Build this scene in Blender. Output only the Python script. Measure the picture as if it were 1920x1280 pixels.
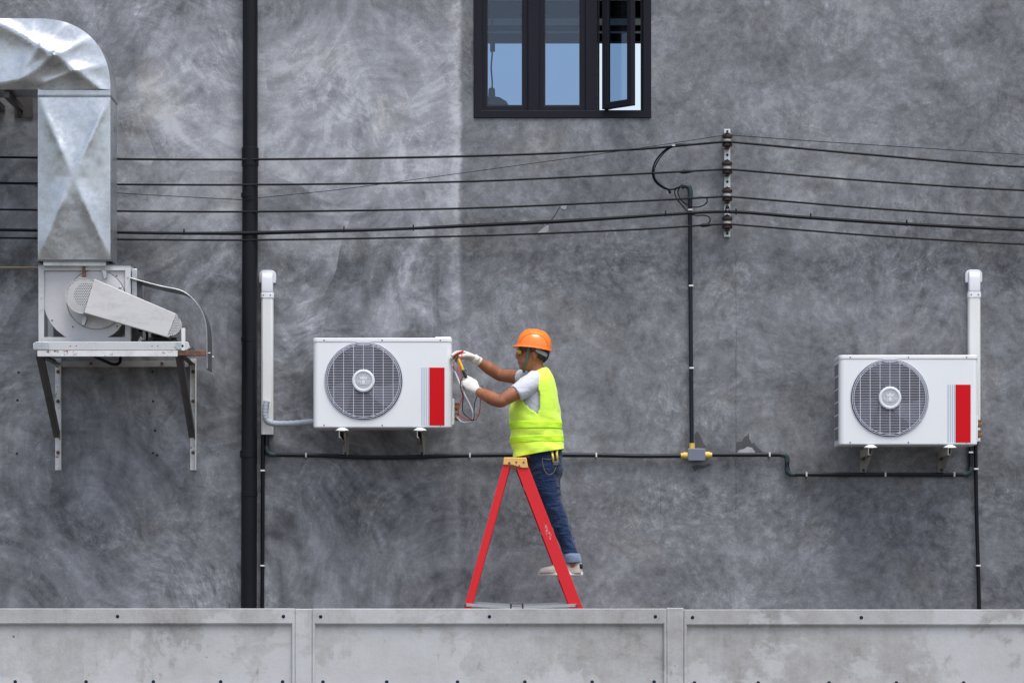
import bpy, bmesh, math, random
from mathutils import Vector, Matrix, noise as mnoise
R = math.radians
random.seed(7)
scene = bpy.context.scene
for o in list(bpy.data.objects): bpy.data.objects.remove(o)
COL = scene.collection

# ------------------------------------------------------------------ camera, sky, sun, exposure
CAM_D, CAM_H, FPX, HOR = 22.0, 1.5, 5940.0, 1110.0      # distance to wall, eye height, focal length in photo pixels, horizon row
cd = bpy.data.cameras.new('camera'); cam = bpy.data.objects.new('camera', cd); COL.objects.link(cam)
cam.location = (0, -CAM_D, CAM_H); cam.rotation_euler = (R(90), 0, 0)
cd.sensor_width = 36; cd.lens = FPX / 1920 * 36; cd.shift_y = (HOR - 640) / 1920
cd.clip_start = 0.1; cd.clip_end = 3000
scene.camera = cam
world = bpy.data.worlds.new('World'); scene.world = world; world.use_nodes = True
wt = world.node_tree; wt.nodes.clear()
sky = wt.nodes.new('ShaderNodeTexSky'); sky.sky_type = 'NISHITA'; sky.sun_disc = False
SUN_EL, SUN_AZ = 68, 152                       # azimuth clockwise from +Y: behind the camera, to the right
sky.sun_elevation = R(SUN_EL); sky.sun_rotation = R(SUN_AZ)
sky.air_density = 1.0; sky.dust_density = 3.0; sky.ozone_density = 2.0
bg = wt.nodes.new('ShaderNodeBackground'); bg.inputs[1].default_value = 0.125
wo = wt.nodes.new('ShaderNodeOutputWorld')
hs = wt.nodes.new('ShaderNodeHueSaturation'); hs.inputs['Saturation'].default_value = 0.6   # thin overcast
wt.links.new(sky.outputs[0], hs.inputs['Color']); wt.links.new(hs.outputs[0], bg.inputs[0]); wt.links.new(bg.outputs[0], wo.inputs[0])
sd = bpy.data.lights.new('sun', 'SUN'); sd.energy = 1.45; sd.angle = R(36); sd.color = (1, 0.98, 0.96)
sun = bpy.data.objects.new('sun', sd); COL.objects.link(sun)
sv = Vector((math.sin(R(SUN_AZ)) * math.cos(R(SUN_EL)), math.cos(R(SUN_AZ)) * math.cos(R(SUN_EL)), math.sin(R(SUN_EL))))
sun.rotation_euler = sv.to_track_quat('Z', 'Y').to_euler(); sun.location = sv * 30
vs = scene.view_settings
vs.view_transform = 'Standard'; vs.look = 'None'; vs.gamma = 1; vs.use_curve_mapping = False; vs.exposure = 0.92

# ------------------------------------------------------------------ helpers
def px(x, y, Y=0.0):
    s = FPX / (CAM_D + Y)
    return Vector(((x - 960) / s, Y, CAM_H + (HOR - y) / s))
def pxX(x, Y=0.0): return (x - 960) * (CAM_D + Y) / FPX
def pxZ(y, Y=0.0): return CAM_H + (HOR - y) * (CAM_D + Y) / FPX
def pm(d, Y=0.0): return d * (CAM_D + Y) / FPX           # pixels to metres at depth Y

LOCAL = set()
def thing(name, label, cat, loc=(0, 0, 0), group=None, local=False):
    o = bpy.data.objects.new(name, None); COL.objects.link(o)
    o.location = loc; o.empty_display_size = 0.1
    o['label'] = label; o['category'] = cat
    if group: o['group'] = group
    if local: LOCAL.add(o)
    return o
def tag(o, label, cat, group=None):
    o['label'] = label; o['category'] = cat
    if group: o['group'] = group
    return o
def copy_tree(o, parent=None):
    c = o.copy(); COL.objects.link(c)
    if parent is not None: c.parent = parent
    for ch in list(o.children): copy_tree(ch, c)
    return c

def spline(pts, n=8):
    pts = [Vector(p) for p in pts]
    if len(pts) < 3: return pts
    P = [2 * pts[0] - pts[1]] + pts + [2 * pts[-1] - pts[-2]]
    out = []
    for i in range(1, len(P) - 2):
        a, b, c, d = P[i - 1:i + 3]
        for k in range(n):
            t = k / n
            out.append(0.5 * (2 * b + (c - a) * t + (2 * a - 5 * b + 4 * c - d) * t * t + (3 * b - a - 3 * c + d) * t ** 3))
    out.append(pts[-1]); return out
def lerp_list(vals, n):
    out = []
    m = len(vals) - 1
    for i in range(n):
        t = i / (n - 1) * m; k = min(int(t), m - 1); out.append(vals[k] + (vals[k + 1] - vals[k]) * (t - k))
    return out

class MB:
    def __init__(s): s.v = []; s.f = []
    def add(s, vs, fs):
        b = len(s.v); s.v += [tuple(p) for p in vs]; s.f += [[i + b for i in f] for f in fs]; return s
    def box(s, x0, x1, y0, y1, z0, z1):
        return s.add([(x0, y0, z0), (x1, y0, z0), (x1, y1, z0), (x0, y1, z0), (x0, y0, z1), (x1, y0, z1), (x1, y1, z1), (x0, y1, z1)],
                     [(0, 3, 2, 1), (4, 5, 6, 7), (0, 1, 5, 4), (1, 2, 6, 5), (2, 3, 7, 6), (3, 0, 4, 7)])
    def prism(s, poly, y0, y1):                     # polygon in x,z pulled along y
        n = len(poly)
        return s.add([(x, y0, z) for x, z in poly] + [(x, y1, z) for x, z in poly],
                     [list(range(n)), list(range(2 * n - 1, n - 1, -1))] + [(i, (i + 1) % n, n + (i + 1) % n, n + i) for i in range(n)])
    def prismx(s, poly, x0, x1):                    # polygon in y,z pulled along x
        n = len(poly)
        return s.add([(x0, y, z) for y, z in poly] + [(x1, y, z) for y, z in poly],
                     [list(range(n)), list(range(2 * n - 1, n - 1, -1))] + [(i, (i + 1) % n, n + (i + 1) % n, n + i) for i in range(n)])
    def prismz(s, poly, z0, z1):
        n = len(poly)
        return s.add([(x, y, z0) for x, y in poly] + [(x, y, z1) for x, y in poly],
                     [list(range(n)), list(range(2 * n - 1, n - 1, -1))] + [(i, (i + 1) % n, n + (i + 1) % n, n + i) for i in range(n)])
    def ring(s, x0, x1, z0, z1, w, y0, y1, wb=None, wt=None):   # rectangular frame in the x,z plane
        wb = w if wb is None else wb; wt = w if wt is None else wt
        o = [(x0, z0), (x1, z0), (x1, z1), (x0, z1)]; i = [(x0 + w, z0 + wb), (x1 - w, z0 + wb), (x1 - w, z1 - wt), (x0 + w, z1 - wt)]
        V = [(a, y0, b) for a, b in o] + [(a, y0, b) for a, b in i] + [(a, y1, b) for a, b in o] + [(a, y1, b) for a, b in i]
        F = []
        for k in range(4):
            j = (k + 1) % 4
            F += [(k, j, 4 + j, 4 + k), (8 + j, 8 + k, 12 + k, 12 + j), (k, 8 + k, 8 + j, j), (4 + j, 12 + j, 12 + k, 4 + k)]
        return s.add(V, F)
    def loft(s, rings, caps=True):
        n = len(rings[0]); V = [p for r in rings for p in r]; F = []
        for a in range(len(rings) - 1):
            for k in range(n):
                j = (k + 1) % n; F.append((a * n + k, a * n + j, (a + 1) * n + j, (a + 1) * n + k))
        if caps: F += [list(range(n - 1, -1, -1)), [(len(rings) - 1) * n + k for k in range(n)]]
        return s.add(V, F)
    def tube(s, pts, r, seg=10, caps=True, flat=None):
        pts = [Vector(p) for p in pts]; n = len(pts)
        rr = r if isinstance(r, (list, tuple)) else [r] * n
        if len(rr) != n: rr = lerp_list(list(rr), n)
        rings = []; t0 = (pts[1] - pts[0]).normalized()
        u = t0.orthogonal().normalized() if flat is None else Vector(flat)
        for i in range(n):
            t = (pts[min(i + 1, n - 1)] - pts[max(i - 1, 0)]).normalized()
            u = (u - t * u.dot(t)).normalized(); w = t.cross(u)
            q = rr[i]; a, b = q if isinstance(q, tuple) else (q, q)
            rings.append([pts[i] + u * (a * math.cos(2 * math.pi * k / seg)) + w * (b * math.sin(2 * math.pi * k / seg)) for k in range(seg)])
        return s.loft(rings, caps)
    def lathe(s, c, axis, prof, seg=24):            # prof: (radius, height) along axis
        c = Vector(c); a = Vector(axis).normalized(); u = a.orthogonal().normalized(); w = a.cross(u)
        return s.loft([[c + a * h + u * (r * math.cos(2 * math.pi * k / seg)) + w * (r * math.sin(2 * math.pi * k / seg)) for k in range(seg)] for r, h in prof])
    def ell(s, c, r, seg=20, rings=12, rot=None):
        c = Vector(c); L = []
        for i in range(rings + 1):
            ph = -math.pi / 2 + math.pi * i / rings; cr = max(math.cos(ph), 0.02)
            L.append([(r[0] * cr * math.cos(2 * math.pi * k / seg), r[1] * cr * math.sin(2 * math.pi * k / seg), r[2] * math.sin(ph)) for k in range(seg)])
        if rot is not None: L = [[rot @ Vector(p) for p in q] for q in L]
        return s.loft([[c + Vector(p) for p in q] for q in L])
    def bar(s, a, b, w, h, up=(0, 0, 1)):           # rectangular bar from a to b
        a = Vector(a); b = Vector(b); t = (b - a).normalized(); u = Vector(up); u = (u - t * u.dot(t)).normalized(); v = t.cross(u)
        r = [[p + v * (sx * w / 2) + u * (sz * h / 2) for sx, sz in ((-1, -1), (1, -1), (1, 1), (-1, 1))] for p in (a, b)]
        return s.loft(r)
    def build(s, name, mat, parent=None, bevel=0, weld=0, smooth=True, angle=40, recalc=True, seg=2):
        me = bpy.data.meshes.new(name); me.from_pydata(s.v, [], s.f); me.update()
        if recalc:
            bm = bmesh.new(); bm.from_mesh(me)
            if weld: bmesh.ops.remove_doubles(bm, verts=bm.verts, dist=weld)
            bmesh.ops.recalc_face_normals(bm, faces=bm.faces); bm.to_mesh(me); bm.free()
        if smooth:
            for p in me.polygons: p.use_smooth = True
            me.set_sharp_from_angle(angle=R(angle))
        me.materials.append(mat)
        o = bpy.data.objects.new(name, me); COL.objects.link(o)
        if bevel:
            m = o.modifiers.new('bevel', 'BEVEL'); m.width = bevel; m.segments = seg; m.limit_method = 'ANGLE'; m.angle_limit = R(35)
            m.harden_normals = False
        if parent is not None:
            o.parent = parent
            if parent.type == 'EMPTY' and parent not in LOCAL:
                o.matrix_parent_inverse = Matrix.Translation(-Vector(parent.location))
        return o

# ------------------------------------------------------------------ materials
class NT:
    def __init__(s, name):
        s.m = bpy.data.materials.new(name); s.m.use_nodes = True; s.t = s.m.node_tree; s.t.nodes.clear()
    def n(s, typ, ins=None, **props):
        nd = s.t.nodes.new('ShaderNode' + typ)
        for k, v in props.items(): setattr(nd, k, v)
        for k, v in (ins or {}).items():
            if isinstance(v, bpy.types.NodeSocket): s.t.links.new(v, nd.inputs[k])
            else: nd.inputs[k].default_value = v
        return nd
    def co(s): return s.n('TexCoord').outputs['Object']
    def math(s, op, a, b=0.0, c=None, clamp=False):
        d = {0: a, 1: b}
        if c is not None: d[2] = c
        return s.n('Math', d, operation=op, use_clamp=clamp).outputs[0]
    def vmath(s, op, a, b=(0, 0, 0)): return s.n('VectorMath', {0: a, 1: b}, operation=op).outputs[0]
    def vscale(s, a, k): return s.n('VectorMath', {0: a, 'Scale': k}, operation='SCALE').outputs[0]
    def mapr(s, v, a, b, c=0.0, d=1.0, smooth=False):
        return s.n('MapRange', {0: v, 1: a, 2: b, 3: c, 4: d}, interpolation_type='SMOOTHSTEP' if smooth else 'LINEAR').outputs[0]
    def noise(s, vec, scale=5.0, detail=4.0, rough=0.55, dist=0.0, col=False):
        nd = s.n('TexNoise', {'Vector': vec, 'Scale': scale, 'Detail': detail, 'Roughness': rough, 'Distortion': dist})
        return nd.outputs['Color' if col else 0]
    def mix(s, fac, a, b, blend='MIX'):
        def c4(v): return v if isinstance(v, bpy.types.NodeSocket) else (*v[:3], 1.0)
        return s.n('Mix', {0: fac, 6: c4(a), 7: c4(b)}, data_type='RGBA', blend_type=blend).outputs[2]
    def ramp(s, fac, stops):
        nd = s.n('ValToRGB', {0: fac}); cr = nd.color_ramp
        while len(cr.elements) < len(stops): cr.elements.new(0.5)
        for e, (p, c) in zip(cr.elements, stops): e.position = p; e.color = (*c, 1)
        return nd.outputs[0]
    def sep(s, v): return s.n('SeparateXYZ', {0: v}).outputs
    def comb(s, x, y, z): return s.n('CombineXYZ', {0: x, 1: y, 2: z}).outputs[0]
    def bump(s, h, strength=0.3, dist=0.01, nrm=None):
        d = {'Height': h, 'Strength': strength, 'Distance': dist}
        if nrm is not None: d['Normal'] = nrm
        return s.n('Bump', d).outputs[0]
    def out(s, **ins):
        b = s.n('BsdfPrincipled', {k.replace('_', ' '): v for k, v in ins.items()})
        o = s.n('OutputMaterial', {0: b.outputs[0]}); return s.m
def c4(c): return (*c, 1.0)

def paint(name, col, rough=0.45, metal=0.0, dirt=0.15, dcol=None, scale=6.0, bump=0.05, bscale=120, spec=0.5, stretch=(1, 1, 1), coat=0):
    t = NT(name); co = t.co(); v = t.vmath('MULTIPLY', co, stretch)
    n1 = t.noise(v, scale, 6, 0.65); n2 = t.noise(co, scale * 9, 4, 0.6)
    f = t.mapr(t.math('ADD', t.math('MULTIPLY', n1, 0.7), t.math('MULTIPLY', n2, 0.3)), 0.45, 0.75, 0, 1, True)
    dc = dcol or tuple(c * 0.45 for c in col)
    c = t.mix(t.math('MULTIPLY', f, dirt * 2), col, dc)
    r = t.mapr(n1, 0.3, 0.7, rough - 0.08, rough + 0.1)
    h = t.noise(co, bscale, 3, 0.5)
    d = dict(Base_Color=c, Roughness=r, Metallic=metal, Normal=t.bump(h, bump, 0.004), Specular_IOR_Level=spec)
    if coat: d['Coat_Weight'] = coat
    return t.out(**d)

def wall_material():
    t = NT('polished_plaster'); co = t.co(); x, y, z = t.sep(co)
    P = t.comb(x, z, y)
    wv = t.vscale(t.vmath('SUBTRACT', t.noise(P, 1.1, 2, 0.5, col=True), (0.5, 0.5, 0.5)), 0.28)
    Pw = t.vmath('ADD', P, wv)
    def arcs(scale, freq, off, det=3.0, along=1.6, rough=0.6, push=0.75):
        Q = t.vmath('ADD', Pw, off)
        v = t.n('TexVoronoi', {'Vector': Q, 'Scale': scale, 'Randomness': 1.0}, voronoi_dimensions='2D', feature='F1')
        cr = t.sep(v.outputs['Color'])
        ang = t.math('MULTIPLY', cr[2], 6.283)                      # every stroke swings about a point outside its own cell
        cen = t.vmath('ADD', v.outputs['Position'], t.vscale(t.comb(t.math('COSINE', ang), t.math('SINE', ang), 0.0), push / scale))
        dv = t.vmath('MULTIPLY', t.vmath('SUBTRACT', Q, cen), (1, 1, 0))
        d = t.math('MULTIPLY', t.n('VectorMath', {0: dv}, operation='LENGTH').outputs['Value'], freq)
        nv = t.vmath('ADD', t.comb(d, t.math('MULTIPLY', cr[0], 37.0), t.math('MULTIPLY', cr[1], 53.0)), t.comb(0.0, t.math('MULTIPLY', x, along), t.math('MULTIPLY', z, along)))
        return t.noise(nv, 1.0, det, rough)
    a1 = arcs(0.95, 4.2, (0.3, 0.1, 0), push=0.62); a2 = arcs(1.3, 12.0, (5.2, 1.7, 0), push=0.65); a3 = arcs(2.3, 30.0, (11.4, 3.3, 0), 4.0, 4.0, push=1.0); a4 = arcs(1.15, 9.0, (21.4, 8.3, 0), 4.0, 2.0)
    big = t.noise(Pw, 0.55, 5, 0.6); mid = t.noise(Pw, 2.2, 8, 0.66, 0.2); fine = t.noise(Pw, 17, 8, 0.74, 0.2); grain = t.noise(P, 90, 2, 0.6)
    zone = t.mapr(t.noise(Pw, 1.15, 4, 0.6), 0.47, 0.62, 0, 1, True)                 # where the trowel dragged
    fleck = arcs(1.9, 34.0, (33.1, 14.9, 0), 4.0, 7.0, 0.66, 1.1)
    stroke = t.math('MULTIPLY', t.math('SUBTRACT', fleck, 0.5), zone)
    cloud = t.noise(Pw, 5.5, 7, 0.70, 0.25)
    # two coats: a pale burnished coat left of the day joint, a greyer one on the right
    seamx = t.math('ADD', pxX(863), t.math('MULTIPLY', t.math('SUBTRACT', t.noise(t.comb(z, 0.0, 0.0), 2.5, 6, 0.7), 0.5), 0.09))
    left = t.mapr(t.math('ADD', t.math('SUBTRACT', x, seamx), t.math('MULTIPLY', t.math('SUBTRACT', fine, 0.5), 0.12)), -0.02, 0.02, 1, 0, True)
    leftwide = t.mapr(t.math('SUBTRACT', x, seamx), -0.17, 0.0, 0, 1, True)
    ragged = t.math('MULTIPLY', t.math('SUBTRACT', t.math('ADD', t.math('MULTIPLY', a1, 0.5), t.math('MULTIPLY', mid, 0.5)), 0.5), 2.2)
    zz = t.math('ADD', z, ragged)
    pale = t.math('MULTIPLY', left, t.math('MULTIPLY', t.mapr(zz, pxZ(590), pxZ(330), 0, 1, True), t.mapr(zz, pxZ(120), pxZ(-20), 1.0, 0.15, True)))
    pale = t.math('MULTIPLY', pale, t.mapr(t.math('ADD', x, ragged), pxX(180), pxX(420), 0.25, 1, True))
    # tone
    s1 = t.math('MULTIPLY', t.math('SUBTRACT', a1, 0.5), t.mapr(left, 0, 1, 0.24, 0.66))
    s2 = t.math('MULTIPLY', t.math('SUBTRACT', a2, 0.5), t.mapr(left, 0, 1, 0.16, 0.56))
    s3 = t.math('MULTIPLY', t.math('MULTIPLY', t.math('SUBTRACT', a3, 0.5), zone), t.mapr(left, 0, 1, 0.2, 0.42))
    s4 = t.math('MULTIPLY', t.math('SUBTRACT', a4, 0.5), t.mapr(left, 0, 1, 0.26, 0.46))
    s5 = t.math('MULTIPLY', t.math('SUBTRACT', big, 0.5), 0.62)
    s6 = t.math('MULTIPLY', t.math('SUBTRACT', mid, 0.5), 0.46)
    s7 = t.math('MULTIPLY', t.math('SUBTRACT', fine, 0.5), t.mapr(left, 0, 1, 0.78, 0.52))
    s8 = t.math('MULTIPLY', t.math('SUBTRACT', grain, 0.5), 0.20)
    s9 = t.math('ADD', t.math('MULTIPLY', stroke, t.mapr(left, 0, 1, 0.30, 0.62)), t.math('MULTIPLY', t.math('SUBTRACT', cloud, 0.5), t.mapr(left, 0, 1, 0.52, 0.28)))
    tone = 0.485
    for q in (s1, s2, s3, s4, s5, s6, s7, s8, s9): tone = t.math('ADD', q, tone)
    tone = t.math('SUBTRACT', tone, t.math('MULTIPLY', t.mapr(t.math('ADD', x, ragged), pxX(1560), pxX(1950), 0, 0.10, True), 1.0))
    tone = t.math('ADD', tone, t.math('MULTIPLY', pale, 0.25))
    seam = t.math('MULTIPLY', t.math('MULTIPLY', left, leftwide), t.mapr(z, pxZ(800), pxZ(500), 0.12, 0.30))
    seam = t.math('MULTIPLY', t.math('MULTIPLY', seam, leftwide), t.mapr(fine, 0.3, 0.7, 0.4, 1.2))
    tone = t.math('ADD', tone, seam)
    dk = t.mapr(t.math('ABSOLUTE', t.math('SUBTRACT', t.math('SUBTRACT', x, seamx), 0.05)), 0.0, 0.09, 0.09, 0, True)
    tone = t.math('SUBTRACT', tone, t.math('MULTIPLY', dk, mid))
    # trowel edges: thin light and dark lines along the arcs
    for a, lo, w, k in ((a2, 0.56, 0.014, 0.16), (a4, 0.44, 0.012, -0.18), (a1, 0.47, 0.006, -0.16), (fleck, 0.62, 0.03, 0.07), (fleck, 0.38, 0.02, -0.14), (a3, 0.60, 0.03, 0.05), (a3, 0.41, 0.02, -0.14)):
        ln = t.mapr(t.math('ABSOLUTE', t.math('SUBTRACT', a, lo)), 0, w, 1, 0)
        gate = t.mapr(t.math('ADD', t.math('MULTIPLY', mid, 0.6), t.math('MULTIPLY', fine, 0.4)), 0.46, 0.60, 0, 1)
        tone = t.math('ADD', tone, t.math('MULTIPLY', t.math('MULTIPLY', ln, t.math('MULTIPLY', gate, t.mapr(zone, 0, 1, 0.25, 1.0))), k))
    # crackle: short thin marks where the skim tore
    vq = t.vmath('ADD', Pw, t.vscale(t.comb(fleck, a3, 0.0), 0.16))
    v1 = t.noise(vq, 7.0, 3, 0.6); v2 = t.noise(t.vmath('ADD', vq, (17.3, 4.1, 0)), 9.0, 3, 0.6)
    torn = t.mapr(t.noise(P, 2.6, 5, 0.65), 0.50, 0.62, 0, 1)
    wavy = t.math('ADD', z, t.math('MULTIPLY', t.math('SUBTRACT', t.noise(P, 0.8, 5, 0.65), 0.5), 0.9))
    for yc, hw, dk2 in ((495, 0.30, 0.15), (965, 0.34, 0.10)):                 # lift joints: rougher, darker skim where two scaffold levels met
        bnd = t.math('MULTIPLY', t.mapr(t.math('ABSOLUTE', t.math('SUBTRACT', wavy, pxZ(yc))), 0.05, hw, 1, 0, True), t.mapr(mid, 0.36, 0.62, 0.2, 1.0))
        tone = t.math('SUBTRACT', tone, t.math('MULTIPLY', bnd, t.math('MULTIPLY', t.mapr(fine, 0.40, 0.62, 1.2, 0.3), dk2)))
        torn = t.math('MAXIMUM', torn, bnd)
    for vv, w, k in ((v1, 0.013, -0.28), (v2, 0.015, 0.26)):
        ln = t.mapr(t.math('ABSOLUTE', t.math('SUBTRACT', vv, 0.5)), 0, w, 1, 0)
        tone = t.math('ADD', tone, t.math('MULTIPLY', t.math('MULTIPLY', ln, t.math('MULTIPLY', torn, t.mapr(fine, 0.42, 0.58))), k))
    # hairline cracks: upright ones at the column and below the pipe
    for cx, y0, y1 in ((1380, 455, 1010), (1238, 880, 1010)):
        wob = t.math('MULTIPLY', t.math('SUBTRACT', t.noise(t.comb(z, cx * 0.01, 0.0), 4, 4, 0.6), 0.5), 0.02)
        dx = t.math('ABSOLUTE', t.math('SUBTRACT', t.math('ADD', x, wob), pxX(cx)))
        ln = t.math('MULTIPLY', t.mapr(dx, 0.0, 0.005, 1, 0), t.math('MULTIPLY', t.mapr(z, pxZ(y1), pxZ(y1) + 0.2, 0, 1), t.mapr(z, pxZ(y0) - 0.2, pxZ(y0), 1, 0)))
        tone = t.math('SUBTRACT', tone, t.math('MULTIPLY', ln, 0.17))
    colr = t.ramp(tone, [(0.0, (0.040, 0.041, 0.046)), (0.25, (0.092, 0.095, 0.105)), (0.5, (0.182, 0.188, 0.205)), (0.72, (0.285, 0.296, 0.322)), (1.0, (0.47, 0.485, 0.52))])
    warm = t.math('MULTIPLY', t.mapr(t.noise(Pw, 1.7, 5, 0.6), 0.5, 0.72, 0, 1, True), 0.55)
    colr = t.mix(warm, colr, t.mix(1.0, colr, (1.06, 0.98, 0.88), 'MULTIPLY'))
    stain = t.mapr(t.noise(t.vmath('ADD', P, (31, 7, 0)), 3.3, 5, 0.6), 0.70, 0.78, 0, 0.35)
    colr = t.mix(stain, colr, t.mix(1.0, colr, (1.2, 0.98, 0.66), 'MULTIPLY'))
    h = t.math('ADD', t.math('MULTIPLY', a2, 0.2), t.math('ADD', t.math('MULTIPLY', stroke, 0.4), t.math('MULTIPLY', fine, 0.6)))
    rough = t.mapr(tone, 0.2, 0.9, 0.62, 0.48)
    return t.out(Base_Color=colr, Roughness=rough, Specular_IOR_Level=0.35, Normal=t.bump(h, 0.35, 0.012))

def concrete_material():
    t = NT('precast_concrete'); co = t.co(); x, y, z = t.sep(co)
    n1 = t.noise(co, 1.6, 7, 0.65, 0.4); n2 = t.noise(co, 9, 7, 0.68); n3 = t.noise(co, 70, 5, 0.6)
    st = t.noise(t.vmath('MULTIPLY', co, (14, 14, 0.9)), 2.0, 6, 0.65)
    tone = t.math('ADD', t.math('MULTIPLY', n1, 0.8), t.math('ADD', t.math('MULTIPLY', n2, 0.5), t.math('ADD', t.math('MULTIPLY', n3, 0.18), t.math('MULTIPLY', st, 0.16))))
    c = t.ramp(t.mapr(tone, 0.52, 1.12), [(0.0, (0.20, 0.198, 0.195)), (0.32, (0.37, 0.37, 0.372)), (0.6, (0.46, 0.464, 0.475)), (1.0, (0.58, 0.588, 0.605))])
    bl = t.mapr(t.math('ADD', t.noise(co, 1.1, 7, 0.68, 0.3), t.math('MULTIPLY', t.math('SUBTRACT', z, 1.2), -0.25)), 0.50, 0.545, 0, 1, True)
    c = t.mix(t.math('MULTIPLY', bl, 0.5), t.mix(1.0, c, (0.87, 0.855, 0.84), 'MULTIPLY'), (0.52, 0.53, 0.55))
    pit = t.n('TexVoronoi', {'Vector': co, 'Scale': 9.0}).outputs['Distance']
    pm_ = t.math('MULTIPLY', t.mapr(pit, 0.05, 0.09, 1, 0), t.mapr(n2, 0.5, 0.6, 0, 0.85))
    c = t.mix(pm_, c, (0.06, 0.06, 0.06))
    scuff = t.math('MULTIPLY', t.mapr(t.noise(t.vmath('MULTIPLY', co, (1, 1, 0.4)), 22, 6, 0.75, 0.5), 0.60, 0.70, 0, 1), t.mapr(n1, 0.48, 0.62, 0, 0.6))
    c = t.mix(scuff, c, (0.16, 0.155, 0.145))
    h = t.math('ADD', n2, t.math('MULTIPLY', n3, 0.6))
    return t.out(Base_Color=c, Roughness=0.82, Specular_IOR_Level=0.3, Normal=t.bump(h, 0.3, 0.006))

def galvanised(name='galvanised_sheet', base=(0.50, 0.525, 0.55), rough=0.30):
    t = NT(name); co = t.co()
    v = t.n('TexVoronoi', {'Vector': t.vmath('ADD', co, t.vscale(t.noise(co, 20, 2, 0.5, col=True), 0.05)), 'Scale': 45.0})
    sp = t.sep(v.outputs['Color'])[0]
    n1 = t.noise(co, 3.5, 6, 0.6); n2 = t.noise(co, 13, 4, 0.6)
    tone = t.math('ADD', t.math('MULTIPLY', sp, 0.10), t.math('MULTIPLY', n1, 0.5))
    c = t.mix(t.mapr(tone, 0.2, 0.5), tuple(b * 0.78 for b in base), tuple(min(1, b * 1.22) for b in base))
    spot = t.math('MULTIPLY', t.mapr(t.noise(co, 26, 5, 0.7), 0.66, 0.74), 0.5)
    c = t.mix(spot, c, (0.22, 0.2, 0.18))
    r = t.math('ADD', t.mapr(n2, 0.3, 0.7, rough - 0.08, rough + 0.1), t.math('MULTIPLY', sp, 0.06))
    h = t.noise(co, 6, 3, 0.5)
    return t.out(Base_Color=c, Roughness=r, Metallic=0.92, Normal=t.bump(h, 0.12, 0.012))

def rusty_paint(name, col, amount=0.62):
    t = NT(name); co = t.co()
    n = t.noise(co, 14, 7, 0.7, 0.5); n2 = t.noise(co, 60, 4, 0.6)
    f = t.mapr(n, amount, amount + 0.04)
    rc = t.mix(n2, (0.10, 0.035, 0.015), (0.28, 0.11, 0.05))
    base = t.mix(t.mapr(t.noise(co, 5, 6, 0.7), 0.45, 0.75), col, tuple(k * 0.62 for k in col))
    return t.out(Base_Color=t.mix(f, base, rc), Roughness=0.6, Normal=t.bump(t.math('ADD', n2, f), 0.2, 0.004))

def fabric(name, col, dark=0.6, weave=900, fold=0.0, rough=0.9, var=6.0, sheen=0.2):
    t = NT(name); co = t.co()
    n1 = t.noise(co, var, 6, 0.6); n2 = t.noise(co, weave * 0.3, 2, 0.5)
    c = t.mix(t.mapr(n1, 0.35, 0.7), col, tuple(k * dark for k in col))
    c = t.mix(t.math('MULTIPLY', n2, 0.25), c, tuple(k * 0.7 for k in col))
    fo = t.noise(t.vmath('MULTIPLY', co, (1, 1, 2.2)), 11, 4, 0.55, 0.8)
    h = t.math('ADD', t.math('MULTIPLY', fo, fold), t.math('MULTIPLY', n2, 0.05))
    return t.out(Base_Color=c, Roughness=rough, Sheen_Weight=sheen, Specular_IOR_Level=0.25, Normal=t.bump(h, 0.7, 0.03))

def perforated(name, col, pitch=0.0125):
    t = NT(name); co = t.co(); x, y, z = t.sep(co)
    u = t.math('DIVIDE', x, pitch); w = t.math('DIVIDE', z, pitch * 0.866)
    row = t.math('FLOOR', w); u2 = t.math('ADD', u, t.math('MULTIPLY', t.math('MODULO', row, 2.0), 0.5))
    fx = t.math('SUBTRACT', t.math('FRACT', u2), 0.5); fz = t.math('SUBTRACT', t.math('FRACT', w), 0.5)
    d = t.math('SQRT', t.math('ADD', t.math('MULTIPLY', fx, fx), t.math('MULTIPLY', fz, fz)))
    hole = t.mapr(d, 0.30, 0.36, 1, 0)
    b = t.n('BsdfPrincipled', {'Base Color': c4(col), 'Roughness': 0.5}); tr = t.n('BsdfTransparent')
    mx = t.n('MixShader', {0: hole, 1: b.outputs[0], 2: tr.outputs[0]}); t.n('OutputMaterial', {0: mx.outputs[0]})
    return t.m

def glass_material():
    t = NT('tinted_glass')
    tr = t.n('BsdfTransparent', {0: (0.50, 0.60, 0.72, 1)})
    gl = t.n('BsdfGlossy', {'Color': (0.85, 0.9, 1, 1), 'Roughness': 0.02})
    fc = t.n('LayerWeight', {0: 0.5}).outputs['Facing']
    fr = t.math('ADD', t.math('MULTIPLY', t.math('POWER', fc, 4.0), 0.8), 0.055)
    mx = t.n('MixShader', {0: fr, 1: tr.outputs[0], 2: gl.outputs[0]}); t.n('OutputMaterial', {0: mx.outputs[0]})
    return t.m
def sheet_translucent():
    t = NT('milky_roof_sheet'); co = t.co()
    n = t.noise(t.vmath('MULTIPLY', co, (20, 1, 1)), 2, 5, 0.6)
    c = t.mix(n, (0.45, 0.48, 0.46), (0.75, 0.78, 0.74))
    d = t.n('BsdfDiffuse', {0: c}); tl = t.n('BsdfTranslucent', {0: c})
    mx = t.n('MixShader', {0: 0.6, 1: d.outputs[0], 2: tl.outputs[0]}); t.n('OutputMaterial', {0: mx.outputs[0]})
    return t.m
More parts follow.
